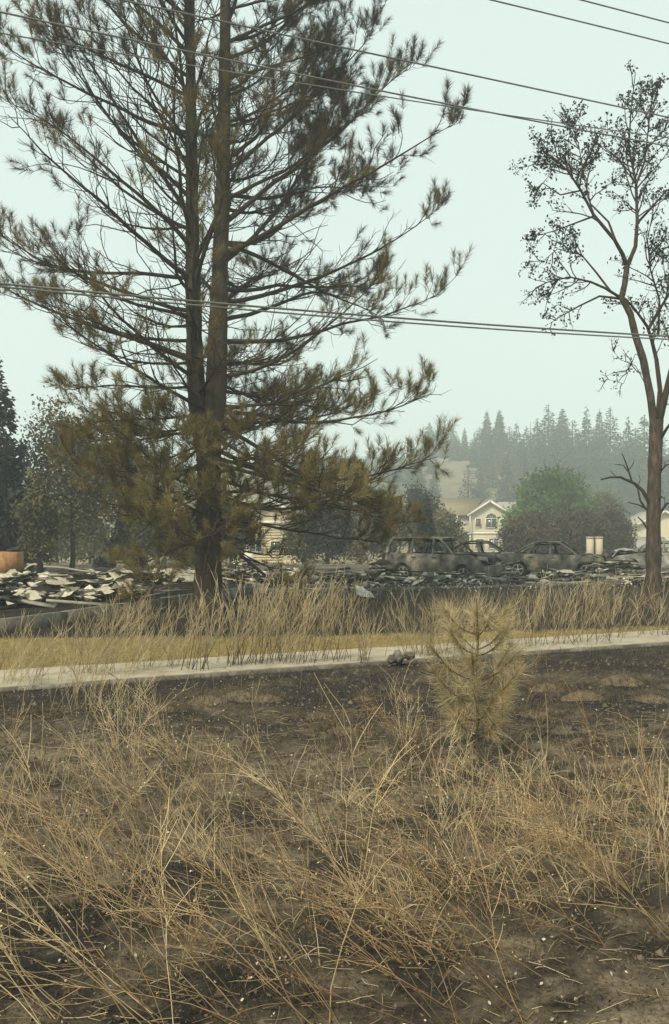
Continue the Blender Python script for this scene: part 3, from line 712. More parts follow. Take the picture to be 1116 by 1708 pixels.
def gable_house(name, label, loc, rz, w, dp, eave, ridge, m_wall, m_roof, axis='y', over=.45, arch=False):
    """gable end faces -y; ridge runs along y"""
    o = thing(name, label, 'house', loc, rz)
    g = G(); hw = w/2
    V = [[-hw, 0, 0], [hw, 0, 0], [hw, 0, eave], [0, 0, ridge], [-hw, 0, eave], [-hw, dp, 0], [hw, dp, 0], [hw, dp, eave], [0, dp, ridge], [-hw, dp, eave]]
    g.add(V, [[1, 6, 7, 2], [5, 0, 4, 9]]); g.add(V, tris=[[0, 1, 2], [0, 2, 4], [2, 3, 4], [6, 5, 7], [5, 9, 7], [7, 9, 8]])
    g.obj('wall', M[m_wall], o)
    g = G(); sl_ = math.atan2(ridge-eave, hw); ln = hw/math.cos(sl_)+over
    for sg in (-1, 1):
        cx_ = sg*math.cos(sl_)*ln/2; cz = ridge-math.sin(sl_)*ln/2+.10
        g.box((cx_, dp/2, cz), (ln, dp+2*over, .14), ry=sg*sl_)
    r_ = g.obj('roof', M[m_roof], o)
    g = G()
    for sg in (-1, 1):
        cx_ = sg*math.cos(sl_)*ln/2; cz = ridge-math.sin(sl_)*ln/2+.05
        g.box((cx_, -over-.05, cz), (ln+.04, .06, .26), ry=sg*sl_)
    g.obj('fascia', M['white'], r_)
    return o
d = 130; s = F/d
bx = (817-HX)/s; zb = -1.0
h1 = gable_house('gabled_house', 'two-storey cream house with arched gable window and brown roof', (bx, d, zb), 0, 5.4, 10, 5.1, 6.85, 'cream', 'roof', arch=True)
window(h1, (.2, -.06, 3.9), 1.5, 1.25, arch=True); window(h1, (-1.55, -.06, 3.95), .75, 1.15, bars=0); window(h1, (1.9, -.06, 3.95), .75, 1.15, bars=0)
window(h1, (.5, -.06, 1.15), 1.3, 1.4); window(h1, (-1.4, -.06, 1.1), 1.2, 1.3, bars=0)
g = G(); g.box((0, -.06, 2.55), (5.4, .10, .25)); g.obj('trim_band', M['white'], h1)
for q in range(11):
    g = G(); g.box((0, -.012, .35+q*.21), (5.38, .02, .209)); g.obj('siding_board', M['cream2'], h1)
# wing with long roof to the left
g = G(); g.box((-5.0, 4.2, 2.5), (4.6, 7, 5.0)); g.obj('wing_wall', M['cream'], h1)
g = G(); P = [[-8.2, .2, 4.9], [-2.4, .2, 4.9], [-.2, 5, 7.35], [-8.2, 5, 7.35], [-8.2, .2, 5.05], [-2.4, .2, 5.05], [-.2, 5, 7.5], [-8.2, 5, 7.5]]
g.add(P, [[0, 3, 2, 1], [4, 5, 6, 7], [0, 1, 5, 4], [1, 2, 6, 5], [2, 3, 7, 6], [3, 0, 4, 7]])
g.add([[-8.2, 5.02, 7.5], [-.2, 5.02, 7.5], [-.2, 9.5, 5], [-8.2, 9.5, 5]], [[0, 1, 2, 3]]); g.obj('wing_roof', M['roof'], h1)
g = G(); g.box((-3.6, .0, 2.45), (1.9, 1.3, .18)); g.box((-3.6, -.6, 3.4), (1.9, .06, .07))
for q in range(9): g.box((-4.45+q*.21, -.6, 2.95), (.05, .05, .85))
for q in (-4.5, -2.75): g.box((q, -.58, 1.2), (.14, .14, 2.3)); g.box((q, -.58, 3.9), (.12, .12, 2.0))
g.obj('balcony', M['white'], h1)
g = G(); g.box((3.6, 6, 5.4), (3.2, 4, 3.0)); g.obj('rear_roof', M['roof2'], h1)
window(h1, (-4.3, .66, 3.7), 1.2, 1.8, bars=0)

d = 82; s = F/d; bx = (452-HX)/s
h2 = gable_house('yellow_house', 'pale yellow house half hidden behind the big pine\'s right side', (bx, d, -1.0), 0, 5.0, 8, 3.9, 5.5, 'yellow', 'roof2')
g = G(); g.box((0, -.06, 3.6), (5.0, .10, .3)); g.obj('trim_band', M['white'], h2)
window(h2, (.4, -.06, 1.6), .9, .8, bars=0); window(h2, (-1.3, -.06, 1.6), 1.1, 1.1)
for q in range(14):
    g = G(); g.box((0, -.012, .2+q*.235), (4.98, .02, .2335)); g.obj('siding_board', M['yellow'], h2)
# outside stairs
g = G()
st = thing('outside_stairs', 'yellow wooden outside stairs right of the yellow house', 'stairs', ((490-HX)/F*74, 74, -1.0))
for q in range(9):
    g = G(); g.box((.0, -.28*q+1.0, 2.3-q*.24), (1.3, .32, .09)); g.obj('step', M['yellow'], st)
for sg in (-.68, .68):
    g = G(); g.box((sg, -.1, 1.25), (.08, 3.4, .26), rx=math.atan(.24/.28)); g.obj('stringer', M['yellow'], st)
g = G(); g.box((.1, -1.9, .35), (1.6, .5, .7)); g.obj('landing', M['yellow'], st)
d = 122; s = F/d
h3 = gable_house('white_house', 'pale house with shallow gable behind the slender tree at right', ((1108-HX)/s, d, -1.0), 0, 7.0, 9, 3.6, 5.3, 'cream2', 'roof2')
window(h3, (-1.6, -.06, 2.2), 1.0, 1.2)
h4 = gable_house('grey_roofed_shed', 'low shed with pale grey roof behind the rightmost burnt car', ((1100-HX)/F*95, 95, -1.0), math.radians(90), 5, 7.5, 1.3, 2.1, 'cream2', 'roof2')

# ------------------------------------------------------------------ haze of smoke
hz = G(); hz.box((0, 221, 23.5), (570, 466, 53.0))
hm = bpy.data.materials.new('smoke_haze'); hm.use_nodes = True
n, l = hm.node_tree.nodes, hm.node_tree.links; n.clear()
ho = n.new('ShaderNodeOutputMaterial'); pv = n.new('ShaderNodeVolumePrincipled')
pv.inputs['Color'].default_value = (.86, .965, .99, 1); pv.inputs['Density'].default_value = .00155; pv.inputs['Anisotropy'].default_value = 0.0
l.new(pv.outputs[0], ho.inputs['Volume'])
tag(hz.obj('haze', hm), kind='stuff')

# ------------------------------------------------------------------ burnt cars
def burnt_car(name, label, loc, rz, kind, m_body, roof=True, hood=False, glasshouse=True, seed=1):
    rs = np.random.default_rng(seed)
    o = thing(name, label, 'car', loc, rz)
    if kind == 'suv': Lh, W, xs, arches, deck, roofz, rx0, rx1, cowl = 2.2, .90, None, (-1.32, 1.32), 1.02, 1.62, -1.95, .20, .88
    else: Lh, W, xs, arches, deck, roofz, rx0, rx1, cowl = 2.28, .87, None, (-1.36, 1.36), .96, 1.43, -.70, .28, .98
    def top(x):
        if kind == 'suv': return np.interp(x, [-2.2, -2.1, .9, 1.9, 2.2], [.95, 1.06, 1.02, .92, .62])
        return np.interp(x, [-2.28, -2.15, -1.4, 0, .98, 1.95, 2.28], [.72, .95, .98, .95, .93, .80, .55])
    def bot(x):
        b = np.full_like(x, .24)
        for c_ in arches: b = np.maximum(b, np.where(np.abs(x-c_) < .39, .30+np.sqrt(np.maximum(.39**2-(x-c_)**2, 0)), 0))
        return b
    def side(x0, x1, sg, off=0.0, nx=26, v0=0, v1=1):
        x = np.linspace(x0, x1, nx); b, t = bot(x), top(x); v = np.linspace(v0, v1, 9)
        Z = b[:, None]+(t-b)[:, None]*v; X = np.repeat(x[:, None], 9, 1)
        Y = W-.13*np.clip((Z-.62)/.45, -1, 1)**2-.14*(np.abs(X)/Lh)**4+off+.030*(fbm(X*3+seed*9, Z*3+sg, seed)-.5)
        return np.stack([X, sg*Y, Z], -1), .5+0*X
    d0, d1, d2 = (-.92, .02, 1.0) if kind == 'suv' else (-.98, -.02, .98)
    body = G()
    for sg in (-1, 1):
        for a, b in ((-Lh, d0), (d2, Lh)):
            V, t = side(a, b, sg, 0, 30); body.grid(V if sg < 0 else V[:, ::-1], t)
        V, t = side(d0, d2, sg, -.05, 30); body.grid(V, .3)
    xe = np.array([-Lh, Lh])
    for e in (-Lh, Lh):
        A, _ = side(e, e+1e-3, -1, 0, 2); B, _ = side(e, e+1e-3, 1, 0, 2)
        bulge = np.linspace(-1, 1, 7); E = np.stack([A[0]*(1-(q+1)/2)+B[0]*(q+1)/2+np.array([math.copysign(.10, e)*(1-q*q), 0, 0]) for q in bulge]); body.grid(E, .4)
    # deck / floor / firewall
    def strip(x0, x1, nx=10, zoff=0.0, jit=.02):
        x = np.linspace(x0, x1, nx); q = np.linspace(-1, 1, 7)
        Y = (W-.13-.14*(np.abs(x)/Lh)**4)[:, None]*q; Z = (top(x)+zoff)[:, None]+.03*(1-q*q)+rs.normal(0, jit, (nx, 7)); return np.stack([np.repeat(x[:, None], 7, 1), Y, Z], -1)
    if kind != 'suv': body.grid(strip(-2.15, -1.38, 6, .0, .012), .45)
    body.box((0, 0, .27), (4.0, 1.4, .05), tint=.2); body.box((cowl, 0, .62), (.06, 1.45, .62), tint=.2); body.box((-1.45, 0, .6), (.06, 1.4, .62), tint=.2)
    body.obj('body', m_body, o, True)
    if hood:
        g = G(); V = strip(1.0, 2.1, 9, .05, .035); V[:, :, 2] += .16*np.sin(np.linspace(0, 3.1, 9))[:, None]; g.grid(V, .5); g.grid(V+np.array([0, 0, -.015]), .2); g.obj('hood', m_body, o)
    for sg in (-1, 1):
        for a, b in ((d0+.012, d1-.008), (d1+.008, d2-.012)):
            g = G(); V, t = side(a, b, sg, .004, 18, .03, .995); g.grid(V, t); V2 = V.copy(); V2[..., 1] -= sg*.03; g.grid(V2, .2)
            dr = g.obj('door', m_body, o, True)
            g = G(); xm = a+.12; zz = float(top(np.array([xm]))[0])-.13; g.box((xm, sg*(W-.005), zz), (.17, .035, .035), tint=.2); g.obj('handle', M['car_black'], dr)
    # pillars and roof
    ti = W-.13; ro = ti-.17
    if roof:
        for sg in (-1, 1):
            def pil(x0, z0, x1, z1, r=.045, wide=1.0):
                g = G(); g.box((0, 0, 0), (1, 1, 1)) if False else None
                P = np.array([[x0, sg*ti, z0], [(x0+x1)/2+.0, sg*(ti+ro)/2+sg*.02, (z0+z1)/2+.02], [x1, sg*ro, z1]]); g.tubes(P, np.full((1, 3), r), 6, .35); g.obj('pillar', m_body, o, True)
            pil(cowl, .93 if kind != 'suv' else 1.02, rx1, roofz-.02); pil(d1-.02, .95, d1-.06, roofz-.02, .05)
            if kind == 'suv': pil(d0-.05, 1.03, d0-.02, roofz-.03, .06); pil(-2.08, 1.03, rx0, roofz-.06, .07)
            else: pil(-1.5, .97, rx0, roofz-.02, .055); pil(d0+.02, .97, rx0+.02, roofz-.05, .02)
            g = G(); P = np.array([[x_, sg*ro, roofz-.02+.03*math.sin((x_-rx0)/(rx1-rx0)*3.14)] for x_ in np.linspace(rx0, rx1, 7)]); g.tubes(P, np.full((1, 7), .04), 6, .35); g.obj('roof_rail', m_body, o, True)
        x = np.linspace(rx0-.02, rx1+.02, 12); q = np.linspace(-1, 1, 9)
        Z = roofz+.03*np.sin((x-rx0)/(rx1-rx0)*3.14)[:, None]+.035*(1-q*q)-.05*fbm(np.repeat(x[:, None], 9, 1)*2.2, np.repeat(q[None], 12, 0)*2.2+seed, seed)
        if kind == 'suv': Z -= .10*np.abs(rs.normal(0, .5, Z.shape))*np.exp(-((x+.9)/.7)**2)[:, None]
        V = np.stack([np.repeat(x[:, None], 9, 1), ro*np.repeat(q[None], 12, 0), Z], -1)
        g = G(); g.grid(V, .45); g.grid(V+np.array([0, 0, -.02]), .2); g.obj('roof', m_body, o, True)
    g = G(); g.box((-.1, 0, .58), (cowl+1.35, 1.28, .56), tint=.3, jit=.03); g.box((cowl-.2, 0, .9), (.3, 1.3, .2), tint=.3, jit=.03)
    if roof: g.box(((rx0+rx1)/2, 0, roofz-.09), (rx1-rx0-.05, 2*ro-.1, .04), tint=.3, jit=.02)
    g.obj('burnt_interior_dark_fill', M['black'], o)  # burnt cabin filled with black boxes and headliner so the windows read dark
    # seat frames
    for sx, sy in ((.15, -.36), (.15, .36), (-.75, -.36), (-.75, .36)):
        g = G(); hz_ = .95 if kind != 'suv' else 1.12
        P = np.array([[sx+.05, sy-.2, .5], [sx-.1, sy-.19, hz_], [sx-.14, sy-.1, hz_+.16], [sx-.14, sy+.1, hz_+.16], [sx-.1, sy+.19, hz_], [sx+.05, sy+.2, .5]])
        g.tubes(P, np.full((1, 6), .03), 5, .3)
        for q in (.6, .72, .84, .96): g.box((sx-.05, sy, q), (.03, .38, .03), tint=.3)
        g.box((sx+.22, sy, .48), (.45, .42, .06), tint=.2); g.obj('seat_frame', M['car_black'], o)
    # engine lumps and wheels
    for q in range(9):
        g = G(); g.box((0, 0, 0), rs.uniform(.12, .5, 3)*np.array([1, 1, .6]), rs.uniform(0, 3), rs.uniform(.1, .9), rs.uniform(-.4, .4), 0, .025)
        g.obj('engine_part', M['rubble'] if q % 3 == 0 else M['car_black'], o, loc=(rs.uniform(1.15, 2.15), rs.uniform(-.55, .55), rs.uniform(.55, .98)))
    g = G(); P = np.array([[1.0, -.6, .93], [1.5, -.62, .98], [2.0, -.58, .78]]); g.tubes(P, np.full((1, 3), .03), 5, .4); g.obj('strut', m_body, o)
    for c_ in arches:
        for sg in (-1, 1):
            g = G(); a = np.linspace(0, 2*np.pi, 21)
            prof = [(.0, .30), (.04, .30), (.07, .285), (.075, .25), (.03, .22), (.02, .0)]
            V = np.stack([np.stack([r_*np.cos(a), np.full_like(a, sg*(.04+y_)), r_*np.sin(a)], 1) for y_, r_ in [(-.14, .25), (-.14, .30)]+prof[1:]], 0)
            g.grid(V, .2)
            wh = g.obj('wheel', M['car_black'], o, True, loc=(c_, sg*(W-.22), .30))
            g = G()
            for q in range(5):
                an = q*1.2566+.3; g.box((.12*math.cos(an), sg*.10, .12*math.sin(an)), (.22, .03, .055), ry=-an, tint=.6)
            V = np.stack([np.stack([r_*np.cos(a), np.full_like(a, sg*y_), r_*np.sin(a)], 1) for y_, r_ in [(.10, .225), (.125, .235), (.125, .215), (.09, .20)]], 0); g.grid(V, .6)
            V = np.stack([np.stack([r_*np.cos(a), np.full_like(a, sg*y_), r_*np.sin(a)], 1) for y_, r_ in [(.09, .07), (.13, .065), (.13, .001)]], 0); g.grid(V, .6)
            g.obj('rim', M['rim'], wh)
    return o
def car_at(px, d): return ((px-HX)/F*d, d, .0)
burnt_car('burnt_car', 'burnt-out greenish-grey sedan with empty windows and scorched yellow doors', car_at(925, 39.2), math.radians(-22), 'sedan', M['car_green'], True, False, seed=3)
burnt_car('burnt_car', 'burnt-out grey hatchback with sagging blackened roof, leftmost of the wrecks', car_at(740, 36.4), math.radians(-38), 'suv', M['car_grey'], True, False, seed=5)
burnt_car('burnt_car', 'blackened collapsed car with only its window frames standing, between two wrecks', car_at(803, 41.5), math.radians(-14), 'sedan', M['car_black'], True, False, seed=8)
burnt_car('burnt_car', 'pale silver burnt car partly hidden behind the slender tree trunk', car_at(1100, 42.5), math.radians(172), 'sedan', M['car_pale'], True, True, seed=11)

# ------------------------------------------------------------------ burnt building remains
fz = .26
fnd = thing('burnt_foundation', 'dark smoke-blackened foundation slab with pale edge at the left', 'foundation', (-6.2, 17.6, 0))
poly = np.array([[-6.2, 17.6], [-2.1, 29.2], [-12, 33.5], [-18, 21]])-np.array([-6.2, 17.6])
g = G(); n_ = 4
V = [[a, b, -.1] for a, b in poly]+[[a, b, fz-.03] for a, b in poly]
g.add(V, [[4, 5, 6, 7], [0, 1, 5, 4], [1, 2, 6, 5], [3, 0, 4, 7], [2, 3, 7, 6]]); g.obj('slab', M['char'], fnd)
def edge_wall(parent, a, b, z0, z1, th, m, name, segs=1):
    a = np.array(a, float); b = np.array(b, float); L = np.linalg.norm(b-a); dv_ = (b-a)/L; ang_ = math.atan2(dv_[1], dv_[0])
    for q in range(segs):
        c_ = a+dv_*L*(q+.5)/segs
        g = G(); g.box((0, 0, 0), (L/segs-.012, th, z1-z0), tint=R.uniform(.3, .7), jit=.006); o = g.obj(name, m, parent, loc=(c_[0], c_[1], (z0+z1)/2)); o.rotation_euler = (R.normal(0, .01), R.normal(0, .006), ang_+R.normal(0, .004))
edge_wall(fnd, poly[0], poly[1], -.08, fz, .22, M['ash_conc'], 'edge_block', 6)
edge_wall(fnd, poly[0], poly[3], -.08, fz, .22, M['ash_conc'], 'edge_block', 6)
bw = thing('foundation_wall', 'long low blackened wall with rust-red patches behind the slab at left', 'wall', (-13, 25.2, 0))
M['redwall'] = mat('soot_red_wall', [(.012, .011, .010), (.03, .024, .02), (.13, .065, .042)], .8, .9, .4, 14, pos=[.2, .55, .85])
edge_wall(bw, (0, 0), (9.6, 2.2), 0, .30, .25, M['redwall'], 'wall_block', 7)
edge_wall(bw, (0, .5), (9.6, 2.7), .0, .34, .3, M['char'], 'wall_cap', 5)

# rusty cabinet
bxp = at(-5, 990, 28.2); rc = thing('rusty_cabinet', 'orange rusted steel cabinet with a black square opening at the left edge', 'cabinet', (bxp[0], 28.2, .26), math.radians(4))
g = G(); W_, H_ = 1.1, 1.02; ho_ = (.62, .98)
g.box((-.56, -.01, H_/2), (1.08, .7, H_)); g.obj('left_panel', M['rust'], rc)
g = G(); g.box((.36, 0, .30+(H_-.30)/2), (.68, .70, H_-.30)); g.box((.13, 0, .148), (.22, .70, .296)); g.box((.67, 0, .148), (.06, .70, .296)); g.obj('right_panel', M['rust'], rc)
g = G(); g.box((.44, .25, .15), (.40, .1, .29)); g.obj('opening', M['black'], rc)  # black plate set back in the hole, painting its dark inside
g = G(); g.box((.48, 0, H_+.03), (.34, .4, .05), rz=.3, jit=.02); g.box((.56, -.1, H_+.08), (.2, .3, .05), jit=.03); g.obj('charred_cap', M['char'], rc)
# arched white pipe, black post, beige box, signs, pillars
p0 = at(44, 976, 30)
g = G(); a = np.linspace(-.3, 2.5, 12); g.tubes(np.stack([.24*(1-np.cos(a)), 0*a, .34*np.sin(a*.75)+.25], 1), np.full((1, 12), .035), 6)
o = g.obj('bent_pipe', M['sheet'], loc=(p0[0]-.1, 30, .25)); tag(o, 'bent pale pipe arching out of the rubble beside the rusty cabinet', 'pipe')
g = G(); g.tubes(np.array([[0, 0, 0], [.01, 0, .4], [0, .01, .72]]), np.array([[.11, .10, .11]]), 9); g.tubes(np.array([[0, 0, .70], [.005, 0, .74]]), np.array([[.13, .12]]), 9)
o = g.obj('charred_post', M['char'], loc=((66-HX)/F*30.5, 30.5, .1)); tag(o, 'short thick charred black post by the bent pale pipe', 'post')
bb = thing('beige_box', 'small beige utility box with two dark slots among the rubble', 'utility box', ((205-HX)/F*40, 40, 0))
g = G(); g.box((0, 0, .3), (.45, .35, .6)); g.obj('case', M['boxgrime'], bb)
g = G(); g.box((0, 0, .62), (.52, .42, .05)); g.obj('lid', M['boxgrime'], bb)
for q in (.22, .42): g = G(); g.box((0, -.178, q), (.3, .01, .09)); g.obj('slot', M['black'], bb)  # black plates on the case, painted dark in place of open slots
def accessible_sign(label, px, py, d, wpx, hpx):
    s = F/d; o = thing('parking_sign', label, 'sign', ((px-HX)/s, d, 0)); zc = CH-(py-HY)/s; w, h = wpx/s, hpx/s
    g = G(); g.box((0, 0, zc), (w, .012, h)); pl_ = g.obj('plate', M['white'], o)
    g = G(); g.box((0, -.009, zc-h*.02), (w*.62, .004, w*.66)); g.obj('blue_panel', M['bluesign'], pl_)
    g = G(); a = np.linspace(-2.6, .9, 14); r_ = w*.16; c_ = np.array([-.01*w, -.013, zc-h*.10])
    g.tubes(c_+np.stack([r_*np.cos(a), 0*a, r_*np.sin(a)], 1), np.full((1, 14), w*.03), 4)
    g.tubes(c_+np.array([[-.03*w, 0, .34*w], [-.02*w, 0, .10*w], [.14*w, 0, .08*w], [.2*w, 0, -.12*w], [.26*w, 0, -.1*w]]), np.full((1, 5), w*.032), 4)
    g.tubes(c_+np.array([[-.03*w, 0, .36*w], [-.03*w, 0, .43*w]]), np.array([[w*.05, w*.05]]), 6); g.obj('wheelchair_symbol', M['white'], pl_)
    g = G(); g.box((0, .03, (zc+h/2)/2), (.05, .04, zc+h/2)); g.obj('post', M['steel'], o)
accessible_sign('white accessible parking sign with blue symbol right of the pine trunk', 415, 934, 44, 14, 22)
accessible_sign('white and blue parking sign left of the pine trunk', 274, 936, 47, 13, 16)
for px, lab in ((984, 'left one of two pale stone pillars behind the burnt sedan'), (999, 'right one of two pale stone pillars behind the burnt sedan')):
    o = thing('stone_pillar', lab, 'pillar', ((px-HX)/F*52, 52, 0))
    g = G(); g.box((0, 0, .75), (.32, .34, 1.5)); g.obj('shaft', M['brickpale'], o)
    g = G(); g.box((0, 0, .10), (.40, .42, .2)); g.obj('plinth', M['brickpale'], o)
    g = G(); g.box((0, 0, 1.53), (.36, .40, .07)); g.obj('cap', M['brickpale'], o)
# kerb at the edge of the lot
kb = thing('kerb', 'pale concrete kerb along the edge of the burnt lot behind the bare shrubs', 'kerb', (-2.3, 29.0, 0))
edge_wall(kb, (0, 0), (15.5, 6.2), -.05, .07, .18, M['ash_conc'], 'kerb_stone', 12)

# rubble: heaps whose pieces are parts
def chunk_mesh(seed, flat=1.0):
    bm = bmesh.new(); bmesh.ops.create_icosphere(bm, subdivisions=1, radius=.5)
    rr = random.Random(seed)
    for v in bm.verts: v.co *= rr.uniform(.6, 1.2); v.co.z *= flat
    me = bpy.data.meshes.new('chunk'); bm.to_mesh(me); bm.free(); return me
def set_tint(me, val):
    a = me.attributes.new('tint', 'FLOAT', 'POINT'); a.data.foreach_set('value', np.full(len(me.vertices), val, np.float32)); return me
chunks = [set_tint(chunk_mesh(q, .7), [.06, .3, .55, .85, .12, .4][q % 6]) for q in range(12)]
chunks_pale = [set_tint(chunk_mesh(40+q, .55), [.8, .92, 1.0][q % 3]) for q in range(6)]
for c_ in chunks+chunks_pale: c_.materials.append(M['rubble'])
def sheet_mesh(seed, w, h, m, amp):
    rs = np.random.default_rng(seed); X, Y = np.meshgrid(np.linspace(-w/2, w/2, 7), np.linspace(-h/2, h/2, 6), indexing='ij')
    Z = amp*(fbm(X*2.5/w+seed, Y*2.5/h, seed)-.5)*2; X = X+rs.normal(0, w*.03, X.shape); Y = Y+rs.normal(0, h*.03, X.shape)
    V = np.stack([X, Y, Z], -1); g = G(); g.grid(V, rs.uniform(.2, .9)); g.grid((V-np.array([0, 0, .012]))[::-1], .3); me = g.mesh('sheet'); me.materials.append(m); return me
sheets = [sheet_mesh(q, [.9, 1.3, .7, 1.6][q % 4], [.6, .8, .5, .7][q % 4], M['sheet'], .14) for q in range(8)]
csheets = [sheet_mesh(20+q, 1.1, .6, M['rubble'], .16) for q in range(4)]
def board_mesh(seed, L, m):
    g = G(); g.box((0, 0, 0), (L, .14, .04), tint=random.Random(seed).uniform(.1, .9), jit=.008); me = g.mesh('board'); me.materials.append(m); return me
boards = [board_mesh(q, [1.2, 1.8, .9, 2.4][q % 4], [M['char'], M['rubble'], M['rubble']][q % 3]) for q in range(9)]
def heap(label, c0, half, n_, hgt, kinds='cbs', pale=.5, seed=0):
    rr = random.Random(seed); o = thing('debris_heap', label, 'rubble', (c0[0], c0[1], .22 if c0[0] < -5 else 0))
    for q in range(int(n_*1.5)):
        k = rr.choice(kinds); x_ = rr.gauss(0, .42)*half[0]; y_ = rr.gauss(0, .42)*half[1]
        z_ = hgt*max(0, 1-(x_/half[0])**2-(y_/half[1])**2)*rr.uniform(.25, 1)
        y_ += SLOPE*.8*x_
        if k == 'c':
            ch = link('chunk', rr.choice(chunks_pale if rr.random() < pale*.75 else chunks), o, (x_, y_, z_+.06)); s_ = rr.uniform(.10, .46)*rr.uniform(.6, 1); ch.scale = (s_*rr.uniform(.8, 1.8), s_*rr.uniform(.8, 1.4), s_); ch.rotation_euler = (rr.uniform(-.5, .5), rr.uniform(-.5, .5), rr.uniform(0, 6))
        elif k == 'b':
            ch = link('board', rr.choice(boards), o, (x_, y_, z_+.08)); ch.rotation_euler = (rr.uniform(-.3, .3), rr.gauss(0, .14), rr.gauss(.2, .5)); ch.scale = (rr.uniform(.5, 1), 1, 1)
        else:
            ch = link('sheet', rr.choice(sheets if rr.random() < pale else csheets), o, (x_, y_, z_+.12)); ch.rotation_euler = (rr.gauss(0, .2), rr.gauss(0, .2), rr.uniform(0, 6)); s_ = rr.uniform(.22, .68); ch.scale = (s_, s_, s_)
    return o
heap('heap of pale ash and sheets behind the dark slab, right of the rusty cabinet', (-8.9, 27.2), (1.6, .9), 70, .45, 'cccsb', .95, 1)
heap('long flat heap of pale roof sheets left of the pine trunk', (-6.4, 27.8), (2.7, 1.1), 120, .42, 'sssccb', 1.0, 2)
heap('small charred heap on the dark slab at the left edge', (-7.6, 20.6), (1.3, 1.5), 34, .3, 'cbs', .35, 3)
heap('scattered charred boards and chips over the dark slab left of the pine', (-6.1, 23.6), (1.9, 2.8), 90, .05, 'ccbbs', .3, 21)
heap('charred rubble heap right behind the pine trunk', (-2.6, 31.0), (1.8, 1.1), 60, .55, 'ccbbs', .65, 4)
heap('dark rubble heap in the middle of the lot', (-.3, 32.2), (1.9, 1.2), 70, .5, 'ccbbs', .6, 5)
heap('black rubble heap left of the burnt hatchback', (1.6, 33.0), (1.1, 1.0), 50, .7, 'ccbs', .25, 6)
heap('pale broken rubble in front of the burnt hatchback', (4.0, 33.6), (2.0, .8), 85, .36, 'ccccbs', .95, 7)
heap('black crumpled heap between the hatchback and the sedan', (5.9, 36.0), (1.0, .8), 46, .75, 'ccbs', .15, 8)
heap('pale flat rubble in front of the burnt sedan', (8.4, 35.2), (2.2, .8), 80, .30, 'ccsbb', .95, 9)
heap('heap of burnt car parts and ash right of the sedan', (10.9, 37.6), (1.5, .9), 60, .75, 'ccsb', .4, 10)
heap('grey rubble around the foot of the slender tree', (11.0, 33.5), (1.4, .9), 36, .35, 'ccb', .5, 11)
heap('scattered charred pieces in front of the yellow house', (-4.2, 40), (3.5, 1.6), 60, .5, 'cbs', .5, 12)
# leaning panels and marked single pieces
for lab, px, py, d, sz, rot, k in (('large pale leaning roof panel just left of the pine trunk', 292, 968, 29.5, (1.35, .8), (math.radians(58), .05, .12), 3),
                                   ('pale leaning panel just right of the pine trunk', 392, 970, 30.5, (.85, .5), (math.radians(55), -.1, -.2), 1),
                                   ('crumpled white sheet lying on the kerb in mid-lot', 606, 995, 27.5, (.6, .42), (math.radians(38), .35, .5), 2),
                                   ('bent white strip curling on the slab at the left edge', 14, 1010, 21.5, (.7, .35), (math.radians(10), .2, .2), 0),
                                   ('flat white strip at the slab corner by the left edge', 8, 1028, 19.6, (.8, .3), (math.radians(6), -.1, .1), 1)):
    p0 = at(px, py, d); me = sheet_mesh(50+k, sz[0], sz[1], M['white'] if 'white' in lab else M['sheet'], .08 if 'panel' in lab else .2)
    o = link('fallen_panel' if 'panel' in lab else 'crumpled_sheet', me, None, (p0[0], d, max(p0[2], .12))); o.rotation_euler = rot; tag(o, lab, 'panel' if 'panel' in lab else 'sheet')
for lab, px, py, d, L, rz_, ry_ in (('long pale pipe lying across the rubble in mid-lot', 520, 986, 30.0, 3.2, .08, 0), ('long charred beam lying across the rubble left of the pine', 170, 962, 30.5, 3.6, .1, .05), ('thin pale rail lying left of the pine trunk', 120, 950, 33, 3.0, .2, .12), ('pale board lying in front of the burnt sedan', 930, 979, 33.6, 2.6, .3, 0)):
    p0 = at(px, py, d); g = G(); P = np.stack([np.linspace(-L/2, L/2, 6), R.normal(0, .02, 6), R.normal(0, .015, 6)], 1); g.tubes(P, np.full((1, 6), .045), 6)
    o = g.obj('fallen_beam', M['char'] if 'charred' in lab else M['concrete'], None, loc=(p0[0], d, max(p0[2], .08))); o.rotation_euler = (0, ry_, rz_); tag(o, lab, 'beam')
# a bent-up scrap and small grit
n_ = 2600
x_ = R.uniform(-9, 13, n_); y_ = 30.2+.40*x_+R.normal(1.5, 2.6, n_); ok = (y_ > 27+.3*x_)
x_, y_ = x_[ok], y_[ok]; g = G()
leaves(g, np.stack([x_, y_, R.uniform(.02, .14, len(x_))], 1), 2, .05, .09, R.uniform(0, 1, len(x_)))
tag(g.obj('rubble_grit', M['rubble']), 'small broken grit and ash flakes over the burnt lot', 'rubble', kind='stuff')
gr = gnd(667, 1110)
o = thing('ash_lump', 'small grey ash-covered stump lump at the near edge of the sidewalk', 'stump', (gr[0], gr[1], 0))
for q in range(6):
    ch = link('lump', chunks[[0, 4, 0, 1, 4, 1][q]], o, (R.normal(0, .07), R.normal(0, .05), .06+.02*q)); ch.scale = (.2, .16, .18); ch.rotation_euler = (R.uniform(0, 3), 0, R.uniform(0, 6))

